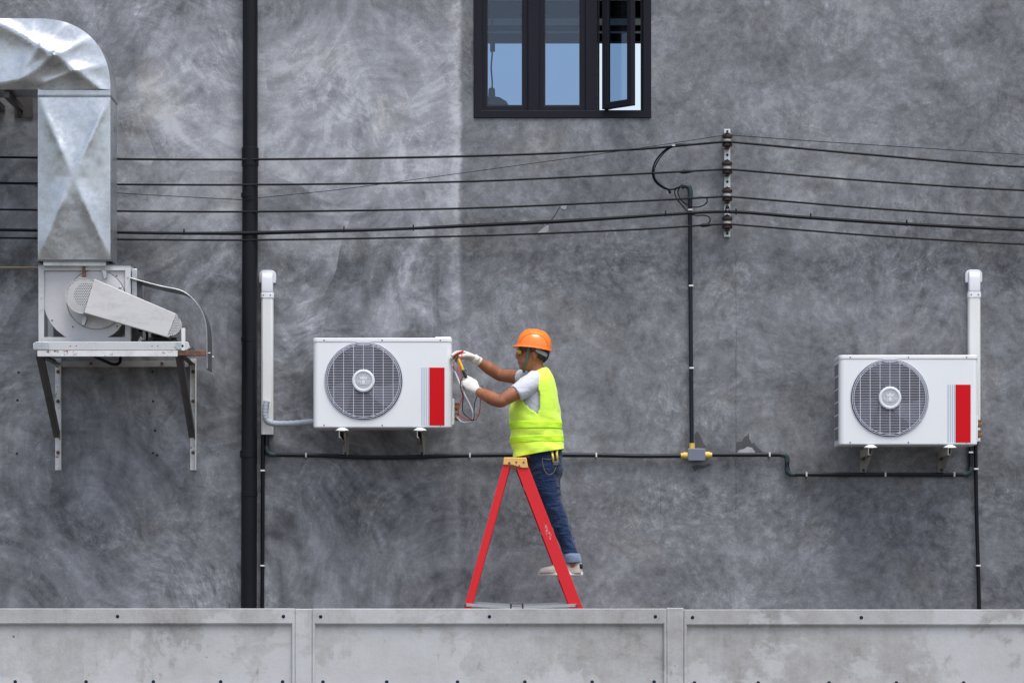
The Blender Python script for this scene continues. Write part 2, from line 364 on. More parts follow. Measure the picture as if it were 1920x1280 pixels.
def ground_material():
    t = NT('bare_ground'); co = t.co()
    n1 = t.noise(co, 0.35, 6, 0.6); n2 = t.noise(co, 6, 8, 0.7)
    c = t.mix(t.mapr(t.math('ADD', n1, t.math('MULTIPLY', n2, 0.5)), 0.5, 1.0), (0.085, 0.078, 0.066), (0.17, 0.157, 0.135))
    return t.out(Base_Color=c, Roughness=0.95, Normal=t.bump(n2, 0.6, 0.05))

M = dict(
    wall=wall_material(), concrete=concrete_material(), galv=galvanised(), galv2=galvanised('galvanised_steel', (0.55, 0.57, 0.58), 0.42),
    black_pvc=paint('black_pvc', (0.0045, 0.005, 0.0085), 0.42, dirt=0.25, dcol=(0.010, 0.010, 0.014), stretch=(1, 1, 0.3), spec=0.22),
    conduit=paint('slate_conduit', (0.007, 0.010, 0.018), 0.42, dirt=0.2, dcol=(0.016, 0.02, 0.028), spec=0.3),
    conduit_fit=paint('grey_green_fitting', (0.026, 0.045, 0.052), 0.45, spec=0.3),
    cable=paint('black_cable', (0.0035, 0.004, 0.0065), 0.5, dirt=0.15, dcol=(0.01, 0.01, 0.013), spec=0.18),
    frame=paint('charcoal_aluminium', (0.0085, 0.0085, 0.015), 0.5, dirt=0.1, spec=0.2),
    seal=paint('black_gasket', (0.006, 0.006, 0.009), 0.6),
    glass=glass_material(), milky=sheet_translucent(),
    dark_room=paint('dark_interior', (0.012, 0.012, 0.016), 0.85),  # blackness of the dim room is put into this paint
    roof=paint('roof_sheet', (0.12, 0.12, 0.13), 0.5), ground=ground_material(),
    white=paint('white_enamel', (0.72, 0.735, 0.755), 0.33, dirt=0.06, dcol=(0.58, 0.58, 0.57), scale=2.2, bump=0.02, coat=0.2),
    white_wire=paint('white_wire', (0.66, 0.68, 0.78), 0.4, dirt=0.05),
    hub=paint('white_hub', (0.66, 0.68, 0.71), 0.4, dirt=0.05), hubg=paint('grey_hub', (0.42, 0.44, 0.47), 0.35, dirt=0.1),
    dark_cavity=paint('dark_cavity', (0.004, 0.004, 0.010), 0.8, spec=0.1), blade=paint('fan_blade', (0.035, 0.035, 0.06), 0.5),
    coil=paint('coil_grid', (0.16, 0.17, 0.20), 0.6), red=paint('red_sticker', (0.56, 0.001, 0.006), 0.45, dirt=0.04, bump=0.0, spec=0.2),
    stripe=paint('blue_stripe', (0.36, 0.45, 0.56), 0.4, dirt=0.05, bump=0.0), screw=paint('screw_head', (0.12, 0.12, 0.13), 0.4, metal=0.6),
    brass=paint('brass', (0.32, 0.17, 0.07), 0.4, metal=0.8, dirt=0.4),
    trunk=paint('white_trunking', (0.68, 0.69, 0.68), 0.4, dirt=0.12, dcol=(0.5, 0.49, 0.46), stretch=(3, 3, 0.4)),
    trunk_cap=paint('white_cap', (0.76, 0.77, 0.80), 0.35, dirt=0.08),
    foam=paint('grey_pipe_wrap', (0.30, 0.34, 0.38), 0.6, dirt=0.2, bump=0.5, bscale=60),
    bracket=rusty_paint('bracket_paint', (0.36, 0.36, 0.34), 0.60), rustrail=rusty_paint('worn_white_rail', (0.66, 0.66, 0.66), 0.585),
    brown_shade_steel=rusty_paint('brown_grey_shade_steel', (0.085, 0.078, 0.076), 0.72), rust=rusty_paint('rusted_steel', (0.10, 0.05, 0.035), 0.48),  # first one: dark brown-grey steel; on the shelf struts its darkness is painted shade
    fan_plate=paint('fan_housing_paint', (0.52, 0.515, 0.53), 0.45, dirt=0.16, dcol=(0.36, 0.35, 0.34)),
    fan_frame=paint('fan_frame_paint', (0.50, 0.51, 0.52), 0.45, dirt=0.25, dcol=(0.30, 0.29, 0.28)),
    guard=paint('belt_guard_paint', (0.56, 0.55, 0.55), 0.4, dirt=0.25, dcol=(0.3, 0.29, 0.28), scale=5, stretch=(1, 1, 4)),
    perf=perforated('perforated_guard', (0.52, 0.52, 0.52)),
    motor=paint('motor_black', (0.012, 0.012, 0.014), 0.5), shield=paint('dark_grey_sheet', (0.14, 0.145, 0.155), 0.35, metal=0.6),
    porcelain=paint('brown_porcelain', (0.030, 0.013, 0.010), 0.28, dirt=0.2, spec=0.4), porcelain_w=paint('white_porcelain', (0.5, 0.49, 0.47), 0.3),
    rack=paint('galvanised_bar', (0.60, 0.62, 0.63), 0.42, metal=0.35, dirt=0.2), clip=paint('white_clip', (0.65, 0.65, 0.63), 0.4),
    box_grey=paint('junction_grey', (0.15, 0.175, 0.22), 0.45, dirt=0.1), yellow=paint('yellow_fitting', (0.68, 0.47, 0.09), 0.45, dirt=0.1),
    plug=paint('blue_plug', (0.004, 0.014, 0.032), 0.6, spec=0.2), patch_w=paint('white_filler', (0.36, 0.37, 0.39), 0.8, dirt=0.35, scale=25),
    patch_d=paint('dark_bare_render', (0.075, 0.075, 0.082), 0.9, dirt=0.4, scale=20, bump=0.5, bscale=40),
    ladder_red=paint('red_fibreglass', (0.64, 0.020, 0.028), 0.42, dirt=0.12, dcol=(0.44, 0.015, 0.018), scale=9, stretch=(2, 1, 2), spec=0.3),
    ladder_cap=paint('yellow_ladder_cap', (0.72, 0.42, 0.12), 0.5, dirt=0.15), alu=paint('aluminium', (0.55, 0.55, 0.56), 0.4, metal=0.8, dirt=0.2),
    tan_pipe=paint('tan_pipe', (0.26, 0.21, 0.14), 0.5),
)

# ------------------------------------------------------------------ ground
g = MB().add([(-900, -900, 0), (900, -900, 0), (900, 900, 0), (-900, 900, 0)], [(0, 1, 2, 3)]).build('ground', M['ground'], recalc=False)
g['kind'] = 'structure'

# ------------------------------------------------------------------ building
BX, BZ, BD = 10.0, 7.3, 6.2
b = thing('building', 'grey polished plaster building behind the concrete fence', 'building', (0, 0, 0))
WX0, WX1, WZ0, WZ1 = pxX(888), pxX(1221), pxZ(222), pxZ(222) + 1.62
xs = [-BX, WX0, WX1, BX]; zs = [0, WZ0, WZ1, BZ]
m = MB(); V = []; F = []
for Y in (0, 0.22):
    for zv in zs:
        for xv in xs: V.append((xv, Y, zv))
for j in range(3):
    for i in range(3):
        if (i, j) != (1, 1):
            a = j * 4 + i; F.append((a, a + 1, a + 5, a + 4)); F.append((16 + a, 16 + a + 4, 16 + a + 5, 16 + a + 1))
F += [(5, 21, 22, 6), (6, 22, 26, 10), (10, 26, 25, 9), (9, 25, 21, 5)]
for i in range(3): F += [(i, i + 16, i + 17, i + 1), (12 + i, 13 + i, 29 + i, 28 + i)]
for j in range(3): F += [(j * 4, j * 4 + 4, j * 4 + 20, j * 4 + 16), (j * 4 + 3, j * 4 + 19, j * 4 + 23, j * 4 + 7)]
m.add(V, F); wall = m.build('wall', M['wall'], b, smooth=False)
for s in (-1, 1): MB().box(s * BX - (0.2 if s > 0 else 0), s * BX + (0.2 if s < 0 else 0), 0.223, BD - 0.203, 0, BZ - 0.003).build('side_wall', M['wall'], b, smooth=False)
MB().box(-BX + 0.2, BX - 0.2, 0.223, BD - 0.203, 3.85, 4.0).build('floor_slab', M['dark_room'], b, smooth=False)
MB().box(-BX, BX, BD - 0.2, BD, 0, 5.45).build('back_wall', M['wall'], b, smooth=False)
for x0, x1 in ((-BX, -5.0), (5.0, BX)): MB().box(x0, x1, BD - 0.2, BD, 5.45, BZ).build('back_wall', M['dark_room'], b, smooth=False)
def bz(y): return pxZ(y, BD - 0.1)
for y0, y1 in ((80, 65), (57, 50), (33, 17), (13, 4)):           # dark rails of the far gable
    MB().box(-5, 5, BD - 0.16, BD - 0.04, bz(y0), bz(y1)).build('gable_rail', M['dark_room'], b, smooth=False)
MB().box(-5, 5, BD - 0.16, BD - 0.04, bz(-14), BZ).build('gable_rail', M['dark_room'], b, smooth=False)
MB().box(-5, 5, BD - 0.035, BD - 0.03, bz(79), BZ - 0.01).build('milky_panel', M['milky'], b, smooth=False)
MB().box(-BX - 0.3, BX + 0.3, -0.35, BD + 0.35, BZ + 0.003, BZ + 0.15).build('roof', M['roof'], b, smooth=False)
for k in range(4): MB().box(-BX + 0.2, BX - 0.2, 0.9 + k * 1.3, 1.0 + k * 1.3, BZ - 0.2, BZ).build('purlin', M['dark_room'], b, smooth=False)

# window: charcoal aluminium, three casements
wn = MB()
wn.ring(WX0 + 0.001, WX1 - 0.001, WZ0 + 0.001, WZ1 - 0.001, pm(15), -0.012, 0.07, wb=pm(14))
for a, c in ((990, 1011), (1098, 1120)): wn.box(pxX(a), pxX(c), -0.006, 0.068, WZ0 + pm(14) - 0.002, WZ1 - pm(15) + 0.002)
wframe = wn.build('window', M['frame'], b, bevel=0.003)
def sash(x0, x1, z0, z1, y, parent=wframe, mat=None):
    r = MB().ring(x0, x1, z0, z1, pm(10.5), y, y + 0.045, wb=pm(10)).build('sash', M['frame'], parent, bevel=0.003)
    MB().ring(x0 + pm(10.5) - 0.004, x1 - pm(10.5) + 0.004, z0 + pm(10) - 0.004, z1 - pm(10.5) + 0.004, 0.012, y + 0.01, y + 0.036).build('gasket', M['seal'], r)
    MB().box(x0 + pm(10.5) - 0.002, x1 - pm(10.5) + 0.002, y + 0.02, y + 0.026, z0 + pm(10) - 0.002, z1 - pm(10.5) + 0.002).build('pane', M['glass'], r, smooth=False)
    return r
ZT = WZ1 - pm(15) - 0.002
sash(pxX(902), pxX(991), pxZ(208.5), ZT + 0.004, 0.008); sash(pxX(1010), pxX(1099), pxZ(208.5), ZT + 0.004, 0.008)
# the open casement: turns about an upright axis, its free edge swung out
so = sash(-0.005, pm(74), pxZ(206.5), ZT, -0.02)
so.location = (pxX(1133), -0.02, 0); so.rotation_euler = (0, 0, R(-46))
MB().ring(pxX(1120.5), pxX(1205.5), pxZ(207.5), ZT, 0.014, 0.02, 0.06, wb=0.006).build('stop_bead', M['frame'], wframe)
MB().bar((pxX(1135), 0.02, pxZ(206)), (pxX(1160), -0.13, pxZ(206)), 0.014, 0.004).build('stay_arm', M['alu'], wframe)

# ------------------------------------------------------------------ pendant lamp behind the left pane
YL = 1.1
c = px(922, 187, YL)
pl = thing('pendant_lamp', 'dark bell shaped pendant lamp hanging on a cord behind the window', 'lamp', (c.x, YL, c.z - 0.05))
top = 7.25
MB().tube([(c.x + 0.004 * math.sin(k * 0.9), YL + 0.004 * math.cos(k * 0.9), c.z + 0.05 + (top - c.z - 0.05) * k / 60) for k in range(61)], 0.006, 6).build('cord', M['cable'], pl)
MB().lathe((c.x, YL, c.z), (0, 0, 1), [(0.130, -0.09), (0.134, -0.085), (0.128, -0.05), (0.108, -0.015), (0.065, 0.012), (0.026, 0.022), (0.024, 0.075), (0.014, 0.085)], 28).build('lamp_shade', M['motor'], pl)
MB().box(c.x - 0.012, c.x + 0.024, YL - 0.02, YL + 0.02, pxZ(97, YL), pxZ(68, YL)).build('cord_block', M['motor'], pl, bevel=0.004)

# ------------------------------------------------------------------ wall marks
def blob(cx, cy, w, h, seed, n=26, jag=0.35):
    random.seed(seed); out = []
    for k in range(n):
        a = 2 * math.pi * k / n; q = 1 + random.uniform(-jag, jag)
        out.append((pxX(cx + w / 2 * math.cos(a) * q), pxZ(cy - h / 2 * math.sin(a) * q)))
    return out
def pxpoly(pts): return [(pxX(a), pxZ(c)) for a, c in pts]
MB().prism(pxpoly([(1380, 848), (1380, 829), (1391, 827), (1395, 819), (1401, 816), (1404, 811), (1405, 822), (1410, 832), (1414, 829), (1419, 838), (1429, 846), (1424, 848)]), -0.003, 0.002).build('bare_patch', M['patch_d'], wall, smooth=False)
MB().prism(pxpoly([(1382, 848), (1386, 843), (1395, 841), (1401, 837), (1410, 839), (1416, 847), (1412, 849)]), -0.005, 0.002).build('filler_patch', M['patch_w'], wall, smooth=False)
MB().prism(pxpoly([(1303, 812), (1308, 808), (1314, 818), (1320, 833), (1325, 838), (1318, 840), (1304, 836)]), -0.003, 0.002).build('bare_patch', M['patch_d'], wall, smooth=False)
MB().prism(pxpoly([(1296, 874), (1306, 871), (1322, 872), (1330, 868), (1334, 871), (1320, 877), (1308, 880), (1303, 884)]), -0.003, 0.002).build('bare_patch', M['patch_d'], wall, smooth=False)
MB().prism(pxpoly([(1051, 388), (1057, 383), (1063, 386), (1060, 393), (1053, 391)]), -0.003, 0.002).build('filler_patch', M['patch_w'], wall, smooth=False)
MB().prism(pxpoly([(1006, 437), (1016, 428), (1022, 421), (1029, 423), (1028, 434), (1018, 438)]), -0.003, 0.002).build('filler_patch', M['patch_w'], wall, smooth=False)
MB().tube([px(a, c, -0.002) for a, c in ((1002, 440), (1016, 428), (1030, 417), (1041, 402), (1050, 387))], 0.003, 5).build('crack', M['patch_d'], wall)
holes = [(35, 698), (33, 750), (32, 850), (286, 697), (287, 752), (291, 807), (287, 849), (295, 853)]
for hx, hy in holes: MB().lathe(px(hx, hy, 0.003), (0, -1, 0), [(0.009, 0), (0.009, 0.004), (0.005, 0.005)], 10).build('anchor_hole', M['seal'], wall)

# ------------------------------------------------------------------ black downpipe
Yp = -0.085
dp = thing('downpipe', 'thick black rain downpipe running up the grey wall beside the ducted fan', 'pipe', (pxX(466), Yp, 0))
xa, xb = pxX(469, Yp), pxX(465.5, Yp)
MB().tube([(xa, Yp, pxZ(277, Yp)), (xa, Yp, BZ - 0.001)], pm(14.2, Yp), 28).build('pipe', M['black_pvc'], dp)
MB().tube([(xb, Yp, 0.0), (xa, Yp, pxZ(300, Yp))], pm(14.8, Yp), 28).build('pipe', M['black_pvc'], dp)
MB().lathe((xa, Yp, pxZ(312, Yp)), (0, 0, 1), [(pm(14), 0), (pm(16), 0.002), (pm(16), 0.125), (pm(14), 0.13)], 28).build('coupling', M['black_pvc'], dp)
MB().lathe((pxX(466, Yp), Yp, pxZ(858, Yp)), (0, 0, 1), [(pm(14.5), 0), (pm(16.2), 0.003), (pm(16.2), 0.05), (pm(14.5), 0.053)], 28).build('coupling', M['black_pvc'], dp)
for yy in (370, 640, 930):
    MB().lathe((pxX(467.5, Yp), Yp, pxZ(yy, Yp)), (0, 0, 1), [(pm(14.6), 0), (pm(15.6), 0.001), (pm(15.6), 0.029), (pm(14.6), 0.03)], 28).box(pxX(467.5, Yp) - 0.012, pxX(467.5, Yp) + 0.012, Yp + 0.03, 0.004, pxZ(yy, Yp) + 0.004, pxZ(yy, Yp) + 0.026).build('pipe_clamp', M['black_pvc'], dp)

# ------------------------------------------------------------------ insulator rack and cables
XR = pxX(1363); YR = -0.03
ir = thing('insulator_rack', 'galvanised upright bar with four brown spool insulators on the wall', 'insulator rack', (XR, 0, pxZ(445)))
bar = MB(); zb, zt = pxZ(444, YR), pxZ(242, YR); hw = pm(5.6)
bar.box(XR - hw, XR + hw, YR - 0.006, YR, zb, zt).box(XR - hw, XR - hw + 0.005, YR - 0.0005, 0.0, zb + .001, zt - .001).box(XR + hw - 0.005, XR + hw, YR - 0.0005, 0.0, zb + .001, zt - .001)
rk = bar.build('bar', M['rack'], ir)
for hy in (247, 291, 341, 390, 438): MB().lathe((XR, YR - 0.0065, pxZ(hy, YR)), (0, -1, 0), [(0.009, 0), (0.009, 0.002), (0.004, 0.0022)], 12).build('slot', M['seal'], rk)
INS = [264, 315, 366, 418]; YI = -0.10
for iy in INS:
    zc = pxZ(iy, YI); xi = pxX(1363.5, YI)
    ins = MB().lathe((xi, YI, zc - 0.044), (0, 0, 1), [(0.018, 0), (0.034, 0.004), (0.037, 0.014), (0.034, 0.026), (0.024, 0.030), (0.021, 0.044), (0.024, 0.058), (0.034, 0.062), (0.037, 0.074), (0.034, 0.084), (0.018, 0.088)], 24).build('insulator', M['porcelain'], ir)
    MB().lathe((xi, YI, zc - 0.013), (0, 0, 1), [(0.0225, 0), (0.0262, 0.003), (0.0262, 0.023), (0.0225, 0.026)], 24).build('glaze_band', M['porcelain_w'], ins)
    cl = MB().box(xi - 0.018, xi + 0.018, YI - 0.02, YR - 0.004, zc + 0.046, zc + 0.052).box(xi - 0.018, xi + 0.018, YI - 0.02, YR - 0.004, zc - 0.052, zc - 0.046)
    cl.tube([(xi, YI, zc - 0.062), (xi, YI, zc + 0.06)], 0.006, 8); cl.build('clevis', M['motor'], ir)
def cable(name, label, pts, r, Y=-0.135, group=None, ends=True):
    P = [px(a, c, Y) for a, c in pts]
    if ends:
        sl = (P[1] - P[0]); P = [Vector((-9.6, Y, P[0].z + 0.02)), Vector((-9.9, -0.004, P[0].z + 0.03))][::-1] + P
        P = P + [Vector((9.6, Y, P[-1].z - 0.25)), Vector((9.9, -0.004, P[-1].z - 0.27))]
    P.sort(key=lambda v: v.x); n = len(P); sl = []
    for i in range(n):
        a, b_ = P[max(i - 1, 0)], P[min(i + 1, n - 1)]; sl.append((b_.z - a.z) / max(b_.x - a.x, 1e-6))
    Q = []
    for i in range(n - 1):
        a, b_ = P[i], P[i + 1]; h = b_.x - a.x
        for k in range(10):
            u = k / 10; Q.append(Vector((a.x + h * u, a.y + (b_.y - a.y) * u, (2*u**3-3*u*u+1)*a.z + (u**3-2*u*u+u)*h*sl[i] + (-2*u**3+3*u*u)*b_.z + (u**3-u*u)*h*sl[i+1])))
    Q.append(P[-1])
    o = MB().tube(Q, r, 8).build(name, M['cable'])
    return tag(o, label, 'cable', group)
cable('power_cable', 'black power cable tied to the topmost brown insulator', [(0, 295), (240, 298.5), (470, 299), (860, 293.5), (1180, 281), (1342, 267.5), (1363, 266), (1384, 267.5), (1640, 291), (1920, 313)], pm(2.1))
cable('power_cable', 'black power cable tied to the second insulator from the top', [(0, 343), (240, 346), (470, 346.5), (860, 341), (1180, 327), (1342, 318.5), (1363, 317.5), (1384, 319), (1640, 340), (1920, 357)], pm(1.9))
cable('power_cable', 'black power cable tied to the third insulator from the top', [(0, 393), (240, 396), (470, 397), (860, 391), (1180, 378), (1342, 369.5), (1363, 368.5), (1384, 370), (1640, 391), (1920, 408)], pm(1.9))
cable('power_cable', 'black power cable tied to the lowest insulator above the wall conduit', [(0, 446), (240, 449), (470, 450), (860, 443), (1180, 431), (1342, 421), (1363, 420), (1384, 421.5), (1640, 442), (1920, 458)], pm(1.8))
Pm = [(0, 431), (66, 432), (240, 436), (350, 437.5), (470, 437), (640, 432.5), (690, 431.5), (780, 428), (860, 424), (1060, 414.5), (1180, 407), (1250, 402.5), (1363, 397), (1500, 407), (1680, 419), (1920, 431)]
tc = cable('cable_bundle', 'thickest black cable bundle strapped between the two lower insulators', Pm, [pm(2.8)] * 6 + [pm(3.8), pm(3.2), pm(2.8), pm(2.8), pm(3.4), pm(3.6), pm(3.0), pm(2.6), pm(3.0), pm(3.2), pm(3.2), pm(3), pm(3), pm(3)])
for a, c in ((345, 434), (645, 429), (775, 425.5), (1248, 399), (1380, 395.5), (1520, 404.5), (1700, 417)):
    P = px(a, c, -0.135); o = MB().box(P.x - 0.004, P.x + 0.004, P.y - 0.013, P.y + 0.013, P.z - 0.026, P.z + 0.016).build('cable_tie', M['cable'], tc)
P = px(1363.5, 396, -0.12); MB().tube([P + Vector((0.012 * math.cos(k), -0.03 + 0.006 * math.sin(2 * k), 0.025 * math.sin(k) + 0.01)) for k in [i * 0.5 for i in range(14)]], 0.004, 6).build('lashing', M['cable'], tc)
cable('thin_wire', 'thin black wire rising slantwise from the downpipe to the rack top', [(466, 373), (640, 355), (860, 325.5), (1060, 298), (1250, 270.5), (1362, 253)], 0.0022, -0.15, ends=False)
P0 = [px(-960, 330, -0.15), px(0, 345, -0.15), px(70, 350, -0.15), px(220, 362, -0.15), px(450, 374.5, -0.15), px(462, 374, -0.15)]
tag(MB().tube(spline(P0, 6), 0.0022, 6).build('thin_wire', M['cable']), 'thin black wire sagging behind the metal duct to the downpipe', 'cable')
cable('thin_wire', 'thinnest black wire running off from the rack top above the power cables', [(1364, 253), (1500, 263), (1700, 276), (1920, 290), (2600, 330)], 0.0025, -0.11, ends=False)
# jumpers
def jumper(label, pts, r=0.0055, Y=-0.12):
    return tag(MB().tube(spline([px(a, c, Y) for a, c in pts], 8), r, 7).build('jumper_wire', M['cable']), label, 'cable', None)
j1 = jumper('big black wire loop from the top cable round to the grey conduit bend', [(1325, 268), (1300, 271.5), (1278, 270.5), (1262, 273), (1244, 284), (1230, 301), (1224, 318), (1225, 333), (1233, 345), (1248, 354), (1262, 355), (1278, 349), (1284, 349)], 0.006)
MB().tube(spline([px(a, c, -0.13) for a, c in ((1296, 270), (1268, 273), (1248, 284), (1233, 303), (1226.5, 320), (1228, 334), (1238, 346), (1256, 355), (1274, 351), (1284, 350))], 8), 0.0045, 7).build('second_strand', M['cable'], j1)
MB().tube([px(1254, 355, -0.13), px(1257, 363, -0.13)], 0.009, 8).build('tape_end', M['cable'], j1)
MB().box(*[q for ab in ((px(1260, 272, -0.14).x, px(1266, 272, -0.14).x), (-0.145, -0.11), (pxZ(274.5, -0.13), pxZ(271.5, -0.13))) for q in ab]).build('white_tag', M['clip'], j1)
jumper('thin black wire loop hanging from the conduit bend to the third cable', [(1279, 349), (1272, 355), (1272, 365), (1280, 378), (1293, 386), (1306, 388.5), (1319, 385), (1326, 378), (1324, 371), (1315, 369.5), (1302, 371)], 0.0042)
jumper('thin black wire looping from the conduit bend down to the lowest cable', [(1276, 350), (1266, 356), (1266, 366), (1273, 378), (1284, 391), (1293, 400), (1305, 404), (1322, 404), (1331, 409), (1330, 417), (1323, 421), (1310, 423)], 0.0042, -0.118)
for a, c, l in ((1281, 323, 'black taped splice on the second power cable'), (1318, 423, 'black taped splice on the lowest power cable')):
    o = MB().tube([px(a - 7, c, -0.135), px(a, c - .3, -0.135), px(a + 10, c - 1.4, -0.135), px(a + 18, c - 1.4, -0.135)], [0.006, 0.013, 0.012, 0.006], 8).build('cable_splice', M['cable']); tag(o, l, 'cable splice')

# ------------------------------------------------------------------ conduits, junction box
YC = -0.035
def conduit(name, label, pts, r, Y=YC, fit=(), clips=(), mat='conduit', n=10):
    P = spline([px(a, c, Y) for a, c in pts], n) if n else [px(a, c, Y) for a, c in pts]
    t = thing(name, label, 'conduit', (P[0].x, 0, min(p.z for p in P)))
    MB().tube(P, r, 14).build('pipe', M[mat], t)
    for f in fit: MB().tube(spline([px(a, c, Y) for a, c in f], 8), r * 1.22, 14).build('elbow', M['conduit_fit'], t)
    for a, c, up in clips:
        P0 = px(a, c, Y); q = pm(4.2)
        (MB().box(P0.x - 0.006, P0.x + 0.006, Y - r - 0.004, 0.001, P0.z - q, P0.z + q) if up else MB().box(P0.x - q, P0.x + q, Y - r - 0.004, 0.001, P0.z - 0.006, P0.z + 0.006)).build('clip', M['clip'], t, bevel=0.003)
    return t
rc = pm(4.0)
conduit('wall_conduit', 'dark conduit running level from the left white trunking to the junction box',
        [(500.5, 812), (500.5, 830), (500.5, 841), (503, 848), (510, 851.5), (540, 852.5), (600, 853.5), (680, 856.5), (760, 856.5), (850, 854), (960, 852.5), (1120, 853), (1200, 854.5), (1279, 854)], rc,
        fit=[[(500.5, 836), (501, 843), (504, 848.5), (510, 851.5), (518, 852)]], clips=[(574, 853, 1), (881, 853.5, 1), (1118, 853, 1)], n=6)
conduit('wall_conduit', 'dark conduit stepping down from the junction box and passing below the right air conditioner',
        [(1333, 852), (1400, 852), (1460, 852), (1470, 852.5), (1475, 857), (1476, 864), (1476, 878), (1478, 885), (1484, 888.5), (1495, 889), (1660, 889), (1800, 889.5), (1812, 888.5), (1818, 884), (1820, 876), (1820, 836)], rc,
        fit=[[(1464, 852), (1471, 853), (1475, 857), (1476, 866)], [(1476, 876), (1477, 884), (1483, 888.5), (1490, 889)], [(1806, 889.4), (1813, 888.2), (1818.5, 884), (1820, 875)]],
        clips=[(1443, 852, 1), (1512, 889, 1), (1660, 889, 1), (1789, 889, 1), (1820, 848, 0)], n=5)
cv = conduit('wall_conduit', 'upright dark conduit between the insulator cables and the junction box', [(1294, 362), (1294, 440), (1295, 600), (1297, 832)], rc * 0.98,
        fit=[[(1294.5, 372), (1294, 358), (1291, 351), (1283, 348.5), (1277, 350)]], clips=[(1294, 394, 0), (1295.5, 536, 0), (1296.5, 690, 0)])
conduit('wall_conduit', 'black conduit dropping from the left white trunking alongside the thick downpipe', [(493, 812), (492.5, 980), (491.5, 1200), (491, 1512)], rc * 0.92, mat='black_pvc', clips=[(492.5, 882, 0), (492, 1060, 0)])
conduit('wall_conduit', 'black conduit dropping to the ground beside the right air conditioner', [(1829, 826), (1831, 960), (1836, 1145), (1842, 1512)], rc * 0.92, mat='black_pvc', clips=[(1830, 879, 0), (1834, 1060, 0)])
jb = thing('junction_box', 'grey plastic junction box with yellow pipe glands on the wall', 'junction box', (pxX(1305), 0, pxZ(866)))
jx0, jx1, jz0, jz1 = pxX(1289), pxX(1321.5), pxZ(864), pxZ(841)
MB().box(jx0 + 0.003, jx1 - 0.003, -0.05, 0.0, jz0 + 0.003, jz1 - 0.003).build('box_body', M['box_grey'], jb, bevel=0.006)
MB().box(jx0, jx1, -0.062, -0.0502, jz0, jz1).build('lid', M['box_grey'], jb, bevel=0.004)
MB().tube([px(1276.5, 853.5, YC), px(1281, 853.5, YC), px(1281.2, 853.5, YC), px(1289.5, 853.5, YC)], [0.017, 0.017, 0.0225, 0.0225], 14).build('gland', M['yellow'], jb)
MB().tube([px(1335, 852.5, YC), px(1331, 852.5, YC), px(1330.8, 852.5, YC), px(1321, 852.5, YC)], [0.017, 0.017, 0.0225, 0.0225], 14).build('gland', M['yellow'], jb)
MB().tube([px(1297.5, 830.5, YC), px(1297.5, 842, YC)], 0.0195, 14).build('gland', M['yellow'], jb)

# ------------------------------------------------------------------ white trunking
def trunking(label, xc, ytop, ybot):
    x = pxX(xc); t = thing('pipe_trunking', label, 'trunking', (x, 0, pxZ(ybot)), 'white pipe covers beside the outdoor units')
    w = pm(11.2); d = 0.065
    prof = [(x - w, 0.0), (x - w, -d + 0.012), (x - w + 0.012, -d), (x + w - 0.012, -d), (x + w, -d + 0.012), (x + w, 0.0)]
    MB().prismz(prof, pxZ(ybot), pxZ(ytop + 40)).build('channel', M['trunk'], t, bevel=0.002)
    w2 = w + 0.004
    prof = [(x - w2, -0.001), (x - w2, -d + 0.008), (x - w2 + 0.012, -d - 0.004), (x + w2 - 0.012, -d - 0.004), (x + w2, -d + 0.008), (x + w2, -0.001)]
    MB().prismz(prof, pxZ(ytop + 53), pxZ(ytop + 43)).build('sleeve', M['trunk_cap'], t, bevel=0.002)
    # bent cap: side profile in y,z pulled across x
    za, zb = pxZ(ytop + 43.2), pxZ(ytop + 3); pr = [(-0.002, za), (-d - 0.003, za)]
    pr += [(-d - 0.003 - 0.004, za + 0.02)]
    for k in range(8):
        a = k / 7 * math.pi / 2; pr.append((-0.020 - (d - 0.013) * math.cos(a), zb - 0.055 + 0.055 * math.sin(a)))
    pr.append((-0.002, zb)); MB().prismx(pr, x - w2 + 0.006, x + w2 - 0.006).build('wall_cap', M['trunk_cap'], t, bevel=0.008, seg=3)
    fl = []; r = 0.035; W = pm(16); z0, z1 = pxZ(ytop + 24), pxZ(ytop)
    fl = [(x - W, z0), (x + W, z0)] + [(x + W - r + r * math.cos(a), z1 - r + r * math.sin(a)) for a in [k * math.pi / 12 for k in range(7)]] + [(x - W + r - r * math.sin(a), z1 - r + r * math.cos(a)) for a in [k * math.pi / 12 for k in range(7)]]
    MB().prism(fl, -0.024, -0.001).build('flange', M['trunk_cap'], t, bevel=0.005)
    for dx in (-0.024, 0.024): MB().lathe((x + dx, -d - 0.0045, pxZ(ytop + 48)), (0, -1, 0), [(0.005, 0), (0.004, 0.002)], 8).build('screw', M['screw'], t)
    return t
trunking('white pipe trunking with bent cap next to the black downpipe', 502, 507, 815)
trunking('white pipe trunking with bent cap rising behind the right air conditioner', 1825, 506, 828)

